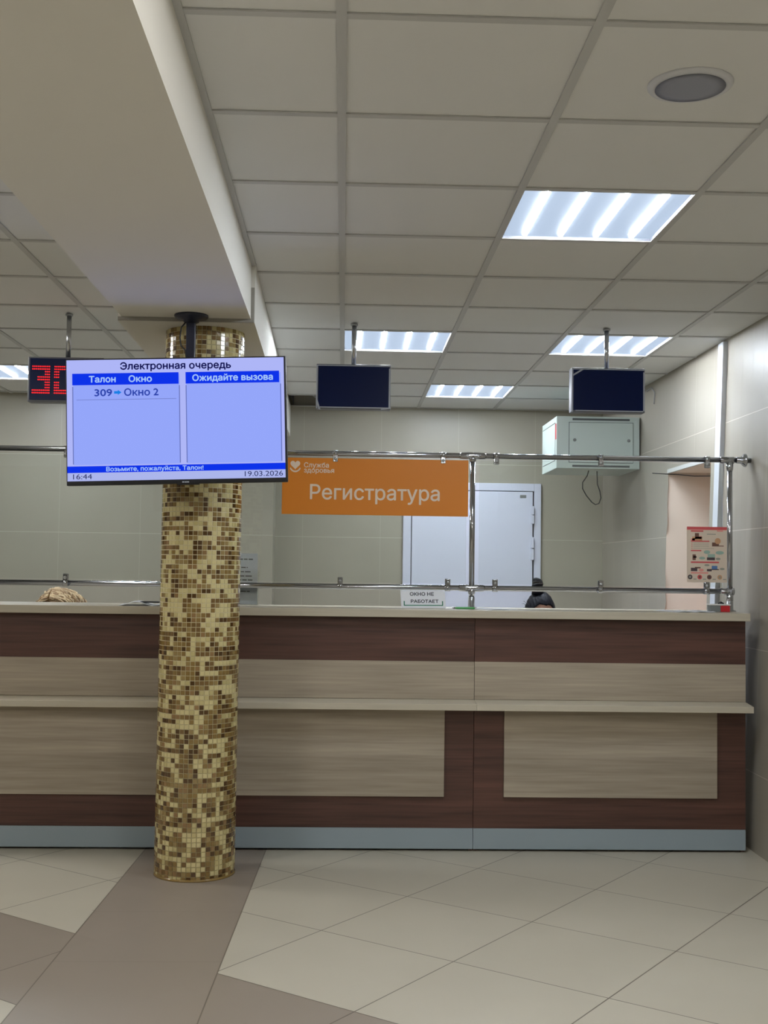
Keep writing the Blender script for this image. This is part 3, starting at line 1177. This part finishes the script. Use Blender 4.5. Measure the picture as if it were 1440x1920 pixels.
# ------------------------------------------------------------------ hanging number boards
def number_board(x, zc, label, on=False, peel=0):
    w2, h2, yf = 0.192, 0.116, 6.055
    t = thing('number_board', label, 'display', (x, yf, zc - h2), 'hanging number boards')
    mb = MB()
    mb.box(x - w2, x + w2, yf, yf + 0.07, zc - h2, zc + h2, 0.004)
    mb.build('housing', M['led_frame'], t)
    mb = MB()
    mb.box(x - w2 + 0.010, x + w2 - 0.006, yf - 0.003, yf + 0.001, zc - h2 + 0.010, zc + h2 - 0.008, 0.001, 1)
    mb.build('led_panel', M['led_face'], t)
    zc_ = (H if x > -0.5 else HL)
    mb = MB()
    mb.tube([(x, yf + 0.045, zc + h2 - 0.002), (x, yf + 0.045, zc_ - 0.006)], 0.0125, 16)
    rod = mb.build('hanging_rod', M['rod'], t)
    mb = MB()
    mb.lathe([(0.019, zc_ - 0.010), (0.019, zc_ - 0.0005)], (x, yf + 0.045, 0), 'Z', 20)
    mb.build('ceiling_cap', M['steel'], rod)
    if on:
        G = {'3': ["1111111111", "1111111111", "0000000111", "0000000111", "0001111111", "0001111111", "0000000111", "0000000111", "0000000111", "1111111111", "1111111111"],
             '0': ["1111111111", "1111111111", "1110000111", "1110000111", "1110000111", "0000000000", "1110000111", "1110000111", "1110000111", "1111111111", "1111111111"],
             '9': ["1111111111", "1111111111", "1110000111", "1110000111", "1111111111", "1111111111", "0000000111", "0000000111", "0000000111", "1111111111", "1111111111"]}
        p = 0.0093
        for di, ch in enumerate('309'):
            mb = MB()
            for r, row in enumerate(G[ch]):
                for c, b in enumerate(row):
                    if b == '1':
                        cx = x - w2 + 0.026 + di * 0.112 + c * p
                        cz = zc + h2 - 0.050 - r * 0.0136
                        mb.disc((cx, yf - 0.003, cz), 0.0037, thick=0.0015, seg=8)
            mb.build('led_digit', M['led_on'], t)
    else:
        mb = MB()   # torn protective film left along the edges
        e = yf - 0.0036
        for (a, b, c, d) in ((x - w2, x + w2, zc + h2 - 0.011, zc + h2 - 0.006), (x - w2, x - w2 + 0.007, zc - h2, zc + h2 - 0.01), (x + w2 - 0.010, x + w2 - 0.002, zc - h2 + 0.01, zc + h2 - 0.02),
                             (x - w2 + 0.02, x + w2 - 0.01, zc - h2 + 0.004, zc - h2 + 0.010)):
            mb.box(a, b, e - 0.0012, e, c, d)
        if peel:
            mb.prism([(x - w2, zc + h2 - 0.05), (x - w2 + 0.07, zc + h2 - 0.006), (x - w2 + 0.055, zc + h2 - 0.006), (x - w2, zc + h2 - 0.04)], 'Y', e - 0.0016, e - 0.0004)
        else:
            mb.prism([(x - w2, zc - h2 + 0.05), (x - w2 + 0.006, zc - h2 + 0.05), (x - w2 + 0.024, zc - h2 - 0.006), (x - w2 + 0.012, zc - h2 - 0.004)], 'Y', e - 0.0016, e - 0.0004)
            mb.prism([(x + w2 - 0.05, zc - h2 + 0.002), (x + w2, zc - h2 + 0.012), (x + w2 + 0.002, zc - h2 + 0.004), (x + w2 - 0.05, zc - h2 - 0.004)], 'Y', e - 0.0016, e - 0.0004)
        mb.build('protective_film', M['film'], t)
    return t


number_board(0.041, 2.258, 'blank dark blue number board hanging just right of the television')
number_board(1.365, 2.264, 'blank dark blue number board hanging before the grey wall cabinet', peel=1)
number_board(-1.432, 2.266, 'number board with glowing red digits half hidden by the television', on=True)

# ------------------------------------------------------------------ wall cabinet
cx0, cx1, cy0, cy1, cz0, cz1 = 1.467, 2.047, 8.10, 8.69, 2.034, 2.396
cab = thing('wall_cabinet', 'pale grey metal network cabinet fixed high on the side wall near the back corner', 'cabinet', ((cx0 + cx1) / 2, (cy0 + cy1) / 2, cz0))
mb = MB()
mb.box(cx0, cx1, cy0, cy1, cz0, cz1, 0.003)
mb.build('body', M['cab'], cab)
mb = MB()
mb.box(cx0 + 0.085, cx1 - 0.045, cy0 - 0.0035, cy0 + 0.001, cz0 + 0.04, cz1 - 0.04)
mb.build('door_groove', M['cab_line'], cab)
mb = MB()
mb.box(cx0 + 0.088, cx1 - 0.048, cy0 - 0.006, cy0, cz0 + 0.043, cz1 - 0.043, 0.001, 1)
dd = mb.build('door', M['cab'], cab)
for x in (cx0 + 0.125, cx1 - 0.078):
    mb = MB()
    mb.lathe([(0.011, 0), (0.011, -0.004), (0.006, -0.006), (0.0001, -0.0062)], (x, cy0 - 0.0055, cz1 - 0.165), 'Y', 16)
    mb.build('lock', M['grey_card'], dd)
for z in (cz0 + 0.017, cz1 - 0.020):
    mb = MB()
    mb.box(cx0 + 0.11, cx1 - 0.07, cy0 - 0.0015, cy0 + 0.001, z - 0.007, z + 0.007)
    mb.build('vent', M['cab_line'], cab)
mb = MB()
mb.box(cx0 - 0.0015, cx0 + 0.001, cy0 + 0.05, cy1 - 0.03, cz0 + 0.055, cz0 + 0.059)
mb.box(cx0 - 0.0015, cx0 + 0.001, cy0 + 0.05, cy1 - 0.03, cz1 - 0.044, cz1 - 0.040)
mb.box(cx0 - 0.0015, cx0 + 0.001, cy0 + 0.05, cy0 + 0.056, cz0 + 0.055, cz1 - 0.040)
mb.build('side_panel_groove', M['cab_line'], cab)
mb = MB()
mb.tube([(px_ * 0.933, py_ - 0.6, 1.322 + 0.933 * (pz_ - 1.322)) for px_, py_, pz_ in
         [(1.856, 8.86, 2.11), (1.838, 8.86, 2.045), (1.808, 8.88, 1.996), (1.812, 8.90, 1.95), (1.845, 8.92, 1.90), (1.89, 8.93, 1.85), (1.918, 8.93, 1.832), (1.942, 8.92, 1.84), (1.953, 8.9, 1.88), (1.945, 8.9, 1.93), (1.925, 8.9, 1.985), (1.921, 8.9, 2.11)]], 0.0042, 8)
mb.build('cable_loop', M['cable'], cab)

mb = MB()
mb.box(cx0 - 0.002, cx0 + 0.001, cy0 + 0.015, cy0 + 0.045, cz1 - 0.16, cz1 - 0.05)
mb.build('red_label', M['red_card'], cab)
mb = MB()
mb.tube([(xw(OPY1, 1.93) - 0.10, OPY1 + 0.004, 1.950), (xw(OPY1, 1.93) - 0.002, OPY1 - 0.002, 1.945), (2.12, OPY1 + 0.006, 1.944), (2.22, OPY1 + 0.006, 1.936), (2.32, OPY1 + 0.006, 1.938), (2.45, OPY1 + 0.006, 1.945)], 0.003, 8)
tag(mb.build('cable', M['cable']), 'thin dark cable sagging under the head of the peach wall opening', 'cable')

# loose wire on the right wall above the cabinet and wires in the missing tile
mb = MB()
mb.tube([(xw(8.0, 2.57) - 0.006, 7.95, 2.555), (xw(8.0, 2.5) - 0.01, 7.80, 2.56), (xw(8, 2.45) - 0.008, 7.72, 2.51), (xw(8, 2.4) - 0.008, 7.74, 2.44)], 0.004, 8)
tag(mb.build('cable', M['cable_pale']), 'short grey cable end drooping from the ceiling edge on the side wall', 'cable')
mb = MB()
mb.tube([(-0.404, 8.72, 2.60), (-0.33, 8.80, 2.615), (-0.25, 8.90, 2.63), (-0.20, 9.0, 2.604), (-0.18, 9.08, 2.596), (-0.17, 9.15, 2.66), (-0.10, 9.2, 2.80), (-0.08, 9.2, 2.951)], 0.005, 8)
tag(mb.build('cable', M['cable_pale']), 'thin pale cable hanging in the dark gap of the missing ceiling tile', 'cable')

# ------------------------------------------------------------------ notice, sheets and small things on the worktop
nt_ = thing('notice', 'white notice with black capitals and green bracket standing on the worktop', 'notice', (0.396, 5.78, ZT), rot=(math.radians(-20), math.radians(-0.5), 0))
nw, nh = 0.222, 0.092
mb = MB()
mb.prism([(-nw / 2 + 0.004, 0.0005), (nw / 2, 0.0005), (nw / 2 - 0.003, nh - 0.003), (-nw / 2, nh)], 'Y', 0.0, 0.0012)
mb.build('sheet', M['paper'], nt_, local=True)
mb = MB()
mb.prism([(0.0014, 0.050), (0.0014, 0.046), (0.042, 0.0160), (0.044, 0.0175)], 'X', -nw / 2 + 0.03, nw / 2 - 0.03)
mb.build('stand', M['paper'], nt_, local=True)
text_mesh('ОКНО НЕ', -0.064, 0.064, 0.117, 0.0165, -0.0008, M['ink'], 'lettering', nt_, 0.03)
text_mesh('РАБОТАЕТ', -0.060, 0.027, 0.135, 0.0155, -0.0008, M['ink'], 'lettering', nt_, 0.03)
mb = MB()
mb.box(-0.095, 0.098, -0.0008, 0.0, 0.012, 0.0165)
mb.box(-0.095, -0.090, -0.0008, 0.0, 0.012, 0.036)
mb.box(0.093, 0.098, -0.0008, 0.0, 0.012, 0.036)
mb.build('green_bracket', M['green_ink'], nt_, local=True)

fs = thing('leaflet_stand', 'white printed sheet in a clear stand beside the column, behind the rail', 'notice', (-0.535, 5.955, ZT), rot=(math.radians(-10), 0, 0))
mb = MB()
mb.prism([(-0.108, 0.004), (0.109, 0.004), (0.103, 0.262), (-0.108, 0.262)], 'Y', 0.0, 0.0015)
mb.build('sheet', M['paper'], fs, local=True)
mb = MB()
mb.box(-0.112, 0.113, 0.002, 0.005, 0.003, 0.17)
mb.prism([(-0.03, -0.0048), (0.05, 0.0093), (0.05, 0.0123), (-0.03, -0.0018)], 'X', -0.112, 0.113)
mb.box(-0.112, 0.113, -0.006, -0.003, 0.002, 0.09)
mb.build('clear_holder', M['glass'], fs, local=True)
mb = MB()
for (z, a, b, h) in ((0.232, -0.09, 0.08, 0.006), (0.190, -0.09, 0.055, 0.005), (0.168, -0.09, 0.070, 0.005), (0.146, -0.09, 0.082, 0.005), (0.126, -0.09, 0.085, 0.006), (0.068, -0.09, 0.072, 0.005), (0.088, -0.09, 0.06, 0.004)):
    x = a
    random.seed(int(z * 1000))
    while x < b - 0.004:
        l = min(random.uniform(0.012, 0.035), b - x)
        mb.box(x, x + l, -0.0006, 0.0, z - h / 2, z + h / 2)
        x += l + 0.005
mb.build('printed_lines', M['grey_card'], fs, local=True)


def sheet(x0, x1, y0, y1, z, label, m='paper', sag=0.004, rz=0.0):
    mb = MB()
    n = 8
    cxm, cym = (x0 + x1) / 2, (y0 + y1) / 2
    c, s = math.cos(rz), math.sin(rz)
    top, bot = [], []
    for i in range(n + 1):
        f = i / n
        x = x0 + (x1 - x0) * f
        h = z + sag * (math.sin(f * math.pi * 1.3) ** 2)
        for lst, dz in ((bot, 0.0), (top, 0.0009)):
            row = []
            for y in (y0, y1):
                row.append(mb.bm.verts.new((cxm + (x - cxm) * c - (y - cym) * s, cym + (x - cxm) * s + (y - cym) * c, h + dz)))
            lst.append(row)
    for i in range(n):
        mb.bm.faces.new((top[i][0], top[i + 1][0], top[i + 1][1], top[i][1]))
        mb.bm.faces.new((bot[i][0], bot[i][1], bot[i + 1][1], bot[i + 1][0]))
        mb.bm.faces.new((bot[i][0], bot[i + 1][0], top[i + 1][0], top[i][0]))
        mb.bm.faces.new((bot[i][1], top[i][1], top[i + 1][1], bot[i + 1][1]))
    mb.bm.faces.new((bot[0][0], top[0][0], top[0][1], bot[0][1]))
    mb.bm.faces.new((bot[n][0], bot[n][1], top[n][1], top[n][0]))
    bmesh.ops.recalc_face_normals(mb.bm, faces=mb.bm.faces)
    return tag(mb.build('paper_sheet', M[m]), label, 'paper', 'papers lying on the worktop')


sheet(-1.065, -0.855, 5.60, 5.86, ZT + 0.0004, 'white paper lying on the worktop just left of the column', sag=0.018, rz=0.1)
sheet(0.655, 0.815, 5.62, 5.83, ZT + 0.0004, 'white paper lying on the worktop right of the green pen', sag=0.003, rz=0.3)
sheet(1.565, 1.70, 5.62, 5.84, ZT + 0.0004, 'left one of two white papers on the worktop below the poster', sag=0.004, rz=0.25)
sheet(1.70, 1.815, 5.63, 5.85, ZT + 0.0014, 'right one of two white papers on the worktop, nearest the small carton', sag=0.003, rz=-0.2)
ph_ = thing('telephone_handset', 'small dark flat device lying on the paper left of the column', 'device', (-0.915, 5.72, ZT + 0.014))
mb = MB()
mb.box(-0.965, -0.875, 5.69, 5.75, ZT + 0.0125, ZT + 0.0185, 0.002)
mb.build('case', M['black'], ph_)
pen = thing('pen', 'bright green pen lying on the worktop at the foot of the chrome post', 'pen', (0.59, 5.70, ZT))
mb = MB()
mb.tube([(0.545, 5.70, ZT + 0.0055), (0.552, 5.70, ZT + 0.0055), (0.635, 5.70, ZT + 0.0055), (0.640, 5.70, ZT + 0.0055)], [0.003, 0.005, 0.005, 0.0035], 12)
mb.build('barrel', M['pen_green'], pen)
mb = MB()
mb.tube([(0.530, 5.70, ZT + 0.0055), (0.546, 5.70, ZT + 0.0055)], [0.001, 0.0031], 12)
mb.build('tip', M['black'], pen)
ct = thing('carton', 'small white and red carton with a dark item on top, by the end post', 'box', (1.845, 5.76, ZT))
mb = MB()
mb.box(1.802, 1.852, 5.735, 5.79, ZT + 0.0005, ZT + 0.034, 0.002)
mb.build('white_half', M['grey_card'], ct)
mb = MB()
mb.box(1.8525, 1.898, 5.735, 5.79, ZT + 0.0005, ZT + 0.032, 0.002)
mb.build('red_half', M['red_card'], ct)
mb = MB()
mb.box(1.798, 1.902, 5.731, 5.794, ZT + 0.032, ZT + 0.0385, 0.002)
mb.build('lid', M['white_card'], ct)
mb = MB()
mb.tube([(1.848, 5.76, ZT + 0.041), (1.862, 5.765, ZT + 0.046), (1.878, 5.77, ZT + 0.041)], [0.003, 0.006, 0.003], 10)
mb.build('dark_clip', M['black'], ct)


# ================================================================== PEOPLE
def skin_mesh(name, verts, edges, radii, m, root=0, sub=2):
    me = bpy.data.meshes.new(name)
    me.from_pydata([Vector(v) for v in verts], edges, [])
    o = bpy.data.objects.new(name, me)
    COL.objects.link(o)
    md = o.modifiers.new('skin', 'SKIN')
    for i, r in enumerate(radii):
        rr = r if isinstance(r, tuple) else (r, r)
        me.skin_vertices[0].data[i].radius = rr
    me.skin_vertices[0].data[root].use_root = True
    sb = o.modifiers.new('sub', 'SUBSURF')
    sb.levels = sub
    sb.render_levels = sub
    dg = bpy.context.evaluated_depsgraph_get()
    dg.update()
    res = bpy.data.meshes.new_from_object(o.evaluated_get(dg))
    bpy.data.objects.remove(o)
    return res


def seated_person(name, label, loc, skin_m, tunic_m, head_turn, head_z=1.095):
    """a person sitting at the desk behind the counter, facing the hall (-Y); loc is the floor point under the hips"""
    t = thing(name, label, 'person', loc)
    SHT = 0.42      # hip height
    hz = loc_head = 1.10
    V = [(0, 0, SHT + 0.04), (0, -0.01, SHT + 0.18), (0, -0.03, SHT + 0.33), (0, -0.05, SHT + 0.44), (0, -0.075, SHT + 0.51), (0, -0.10, SHT + 0.57)]
    R_ = [(0.15, 0.115), (0.125, 0.095), (0.145, 0.105), (0.10, 0.08), (0.052, 0.052), (0.052, 0.056)]
    E_ = [(0, 1), (1, 2), (2, 3), (3, 4), (4, 5)]
    for s in (-1, 1):
        b = len(V)
        V += [(s * 0.17, -0.045, SHT + 0.42), (s * 0.215, -0.06, SHT + 0.20), (s * 0.15, -0.22, SHT + 0.155), (s * 0.13, -0.28, SHT + 0.148), (s * 0.125, -0.325, SHT + 0.142)]
        R_ += [0.058, 0.042, 0.030, (0.032, 0.018), (0.036, 0.014)]
        E_ += [(3, b), (b, b + 1), (b + 1, b + 2), (b + 2, b + 3), (b + 3, b + 4)]
        for k in range(4):
            fb = len(V)
            fx = s * 0.125 + (k - 1.5) * 0.019
            ln = (0.062, 0.074, 0.068, 0.052)[k]
            V += [(fx, -0.325 - ln * 0.5, SHT + 0.140), (fx, -0.325 - ln, SHT + 0.125)]
            R_ += [0.0078, 0.0064]
            E_ += [(b + 4, fb), (fb, fb + 1)]
        tb = len(V)
        V += [(s * 0.125 - s * 0.045, -0.305, SHT + 0.140), (s * 0.125 - s * 0.055, -0.335, SHT + 0.132)]
        R_ += [0.010, 0.0075]
        E_ += [(b + 3, tb), (tb, tb + 1)]
        l = len(V)
        V += [(s * 0.095, -0.03, SHT + 0.02), (s * 0.12, -0.22, SHT + 0.03), (s * 0.13, -0.40, SHT + 0.02), (s * 0.13, -0.37, 0.22), (s * 0.13, -0.34, 0.07), (s * 0.135, -0.45, 0.032)]
        R_ += [0.090, 0.078, 0.058, 0.048, 0.038, (0.036, 0.03)]
        E_ += [(0, l), (l, l + 1), (l + 1, l + 2), (l + 2, l + 3), (l + 3, l + 4), (l + 4, l + 5)]
    body = skin_mesh('body', V, E_, R_, skin_m)
    # head shaped from a sphere, set into the neck
    bm = bmesh.new()
    bm.from_mesh(body)
    hb = bmesh.new()
    bmesh.ops.create_icosphere(hb, subdivisions=5, radius=1.0)
    hc = Vector((0, -0.115, head_z))
    rot = Matrix.Rotation(head_turn, 3, 'Z') @ Matrix.Rotation(math.radians(14), 3, 'X')
    for v in hb.verts:
        p = v.co.copy()
        x, y, z = p.x * 0.074, p.y * 0.095, p.z * 0.108
        if z < -0.01:
            k = (-z - 0.01) / 0.10
            x *= 1 - 0.38 * k
            if y > 0:
                y *= 1 - 0.45 * k
            else:
                y *= 1 - 0.10 * k
        d = Vector((x, y, z))
        if y < 0:
            nose = math.exp(-((x / 0.011) ** 2 + ((z + 0.022) / 0.020) ** 2))
            bridge = math.exp(-((x / 0.009) ** 2 + ((z + 0.004) / 0.022) ** 2))
            d.y -= 0.022 * nose + 0.009 * bridge
            for s in (-1, 1):
                eye = math.exp(-(((x - s * 0.031) / 0.014) ** 2 + ((z - 0.004) / 0.010) ** 2))
                d.y += 0.008 * eye
                brow = math.exp(-(((x - s * 0.030) / 0.022) ** 2 + ((z - 0.022) / 0.008) ** 2))
                d.y -= 0.003 * brow
            lip = math.exp(-((x / 0.020) ** 2 + ((z + 0.058) / 0.008) ** 2))
            d.y -= 0.006 * lip
            chin = math.exp(-((x / 0.022) ** 2 + ((z + 0.095) / 0.016) ** 2))
            d.y -= 0.010 * chin
        for s in (-1, 1):
            ear = math.exp(-(((y - 0.012) / 0.014) ** 2 + ((z + 0.008) / 0.026) ** 2)) * (1 if x * s > 0.04 else 0)
            d.x += s * 0.014 * ear
        v.co = hc + rot @ d
    hm = bpy.data.meshes.new('head')
    hb.to_mesh(hm)
    hb.free()
    bm.from_mesh(hm)
    for f in bm.faces:
        f.smooth = True
    me = bpy.data.meshes.new('body')
    bm.to_mesh(me)
    bm.free()
    me.materials.append(skin_m)
    tmp = bpy.data.objects.new('body_tmp', me)
    COL.objects.link(tmp)
    rm = tmp.modifiers.new('remesh', 'REMESH')
    rm.mode = 'VOXEL'
    rm.voxel_size = 0.0045
    sm = tmp.modifiers.new('smooth', 'SMOOTH')
    sm.factor = 0.5
    sm.iterations = 3
    dg = bpy.context.evaluated_depsgraph_get()
    dg.update()
    fin = bpy.data.meshes.new_from_object(tmp.evaluated_get(dg))
    bpy.data.objects.remove(tmp)
    fin.polygons.foreach_set('use_smooth', [True] * len(fin.polygons))
    fin.materials.clear()
    fin.materials.append(skin_m)
    ob = bpy.data.objects.new('body', fin)
    COL.objects.link(ob)
    ob.parent = t
    # clothes
    V = [(0, 0, SHT + 0.03), (0, -0.01, SHT + 0.18), (0, -0.03, SHT + 0.33), (0, -0.05, SHT + 0.445), (0, -0.06, SHT + 0.475)]
    R_ = [(0.168, 0.13), (0.142, 0.112), (0.160, 0.120), (0.112, 0.092), (0.075, 0.07)]
    E_ = [(0, 1), (1, 2), (2, 3), (3, 4)]
    for s in (-1, 1):
        b = len(V)
        V += [(s * 0.17, -0.045, SHT + 0.42), (s * 0.215, -0.06, SHT + 0.20), (s * 0.165, -0.19, SHT + 0.165)]
        R_ += [0.071, 0.056, 0.045]
        E_ += [(3, b), (b, b + 1), (b + 1, b + 2)]
    tm = skin_mesh('tunic', V, E_, R_, tunic_m)
    tm.materials.clear()
    tm.materials.append(tunic_m)
    o2 = bpy.data.objects.new('tunic', tm)
    COL.objects.link(o2)
    o2.parent = t
    V = [(0, 0, SHT + 0.03)]
    R_ = [(0.17, 0.13)]
    E_ = []
    for s in (-1, 1):
        l = len(V)
        V += [(s * 0.095, -0.03, SHT + 0.02), (s * 0.12, -0.22, SHT + 0.03), (s * 0.13, -0.40, SHT + 0.02), (s * 0.13, -0.37, 0.22), (s * 0.13, -0.345, 0.10)]
        R_ += [0.100, 0.088, 0.068, 0.058, 0.052]
        E_ += [(0, l), (l, l + 1), (l + 1, l + 2), (l + 2, l + 3), (l + 3, l + 4)]
    tr = skin_mesh('trousers', V, E_, R_, M['trousers'])
    tr.materials.clear()
    tr.materials.append(M['trousers'])
    o3 = bpy.data.objects.new('trousers', tr)
    COL.objects.link(o3)
    o3.parent = t
    for o in (o2, o3):
        o.data.polygons.foreach_set('use_smooth', [True] * len(o.data.polygons))
    return t, hc, rot


# woman with dark hair in a bun
pd, hc, rot = seated_person('person', 'seated person with black hair in a high bun, forehead just above the worktop', (1.086, 6.585, 0.0), M['skin'], M['tunic_white'], math.radians(6))
bm = bmesh.new()
bmesh.ops.create_icosphere(bm, subdivisions=5, radius=1.0)
for v in bm.verts:
    p = v.co
    v.co = Vector((p.x * 0.081, p.y * 0.103 + 0.002, p.z * 0.117))
dele = []
for v in bm.verts:
    x, y, z = v.co
    hair = 0.062 - 0.9 * max(0, abs(x) - 0.03) - (0.10 if y > -0.03 else 0.0) - (0.05 if y > 0.03 else 0)
    if y < -0.03 and z < hair:
        dele.append(v)
    elif y >= -0.03 and z < -0.05:
        dele.append(v)
bmesh.ops.delete(bm, geom=dele, context='VERTS')
random.seed(5)
for v in bm.verts:
    n = 0.0015 * math.sin(v.co.x * 420 + v.co.z * 60) + 0.001 * math.sin(v.co.x * 900)
    v.co += v.co.normalized() * n
r_ = bmesh.ops.extrude_face_region(bm, geom=list(bm.faces))
vs = [g for g in r_['geom'] if isinstance(g, bmesh.types.BMVert)]
for v in vs:
    v.co *= 0.955
for v in bm.verts:
    v.co = hc + rot @ v.co
for f in bm.faces:
    f.smooth = True
bmesh.ops.recalc_face_normals(bm, faces=bm.faces)
me = bpy.data.meshes.new('hair')
bm.to_mesh(me)
bm.free()
me.materials.append(M['hair_dark'])
hair = bpy.data.objects.new('hair', me)
COL.objects.link(hair)
hair.parent = pd
mb = MB()
bc = hc + rot @ Vector((-0.022, 0.010, 0.150))
for k in range(5):
    pts = []
    for i in range(13):
        a = 2 * math.pi * i / 12
        rr = 0.021 - 0.003 * abs(k - 2)
        pts.append(bc + Vector((rr * math.cos(a), rr * math.sin(a), -0.020 + 0.011 * k + 0.006 * math.sin(a + k))))
    mb.tube(pts, 0.0115, 10)
mb.tube([bc + Vector((0, 0, -0.05)), bc + Vector((0.0, 0, -0.015)), bc + Vector((0.004, 0, 0.015)), bc + Vector((0.004, 0, 0.033))], [0.034, 0.027, 0.024, 0.012], 16)
mb.build('bun', M['hair_dark'], hair, local=True)
mb = MB()
pts = [bc + Vector((0.031 * math.cos(2 * math.pi * i / 16), 0.031 * math.sin(2 * math.pi * i / 16), -0.030)) for i in range(17)]
mb.tube(pts, 0.006, 8)
mb.build('hair_tie', M['hair_tie'], hair, local=True)
mb = MB()
for k in range(9):
    a = random.uniform(0.2, 1.0)
    p0 = hc + rot @ Vector((-0.079, -0.02 + 0.02 * random.random(), 0.0 + 0.05 * random.random()))
    d = Vector((-0.012 - 0.016 * random.random(), 0, random.uniform(-0.03, 0.02)))
    mb.tube([p0, p0 + d * 0.6 + Vector((-0.002, 0, 0.006)), p0 + d], [0.0012, 0.001, 0.0005], 5)
mb.build('loose_strands', M['hair_dark'], hair, local=True)

# woman with curly fair hair
pb, hc, rot = seated_person('person', 'seated person with curly blonde hair behind the counter, left of the column', (-1.512, 6.525, 0.0), M['skin_pale'], M['tunic_blue'], math.radians(-8), 1.085)
bm = bmesh.new()
bmesh.ops.create_icosphere(bm, subdivisions=4, radius=1.0)
for v in bm.verts:
    p = v.co
    v.co = Vector((p.x * 0.083, p.y * 0.106 + 0.004, p.z * 0.113))
dele = [v for v in bm.verts if (v.co.y < -0.03 and v.co.z < 0.050) or (v.co.y >= -0.03 and v.co.z < -0.07)]
bmesh.ops.delete(bm, geom=dele, context='VERTS')
r_ = bmesh.ops.extrude_face_region(bm, geom=list(bm.faces))
for g in r_['geom']:
    if isinstance(g, bmesh.types.BMVert):
        g.co *= 0.95
for v in bm.verts:
    v.co = hc + rot @ v.co
bmesh.ops.recalc_face_normals(bm, faces=bm.faces)
me = bpy.data.meshes.new('hair')
bm.to_mesh(me)
bm.free()
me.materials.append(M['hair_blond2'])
bh = bpy.data.objects.new('hair', me)
COL.objects.link(bh)
bh.parent = pb
mb = MB()
random.seed(11)
for k in range(300):
    # every curl leaves the parting and falls outward with a loose wave
    side = -1 if random.random() < 0.38 else 1
    y0 = random.uniform(-0.085, 0.075)
    prt = -0.028
    reach = random.uniform(0.25, 1.0)
    ph0 = random.uniform(0, 6.28)
    wav = random.uniform(0.004, 0.012)
    frq = random.uniform(3, 6)
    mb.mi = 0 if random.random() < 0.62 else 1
    fluff = random.uniform(0.78, 1.10)
    pts, rs = [], []
    n = 16
    width = (0.098 if side < 0 else 0.158) * fluff
    hgt = 0.126 * (0.90 + 0.12 * random.random()) * (1.0 if side > 0 else 0.97)
    zs = math.sqrt(max(0.1, 1 - ((y0 + 0.005) / 0.118) ** 2))
    for i in range(n):
        f = i / (n - 1)
        ang = math.radians(8 + 104 * f * reach)
        x = prt + side * (width * math.sin(ang) - 0.10 * width)
        z = (hgt * math.cos(ang) - 0.012) * zs
        y = y0 * (1 - 0.1 * f)
        g = min(1.0, f * 1.6)
        x += wav * math.sin(frq * f * 3 + ph0) * g
        y += wav * math.cos(frq * f * 3 + ph0) * g
        z += wav * 0.6 * math.sin(frq * f * 3 + ph0 + 1.2) * g
        pts.append(hc + rot @ Vector((x, y, z)))
        rs.append(0.0046 * (1 - 0.75 * f) + 0.0006)
    mb.tube(pts, rs, 5)
mb.build('curls', [M['hair_blond'], M['hair_blond2']], bh, local=True)
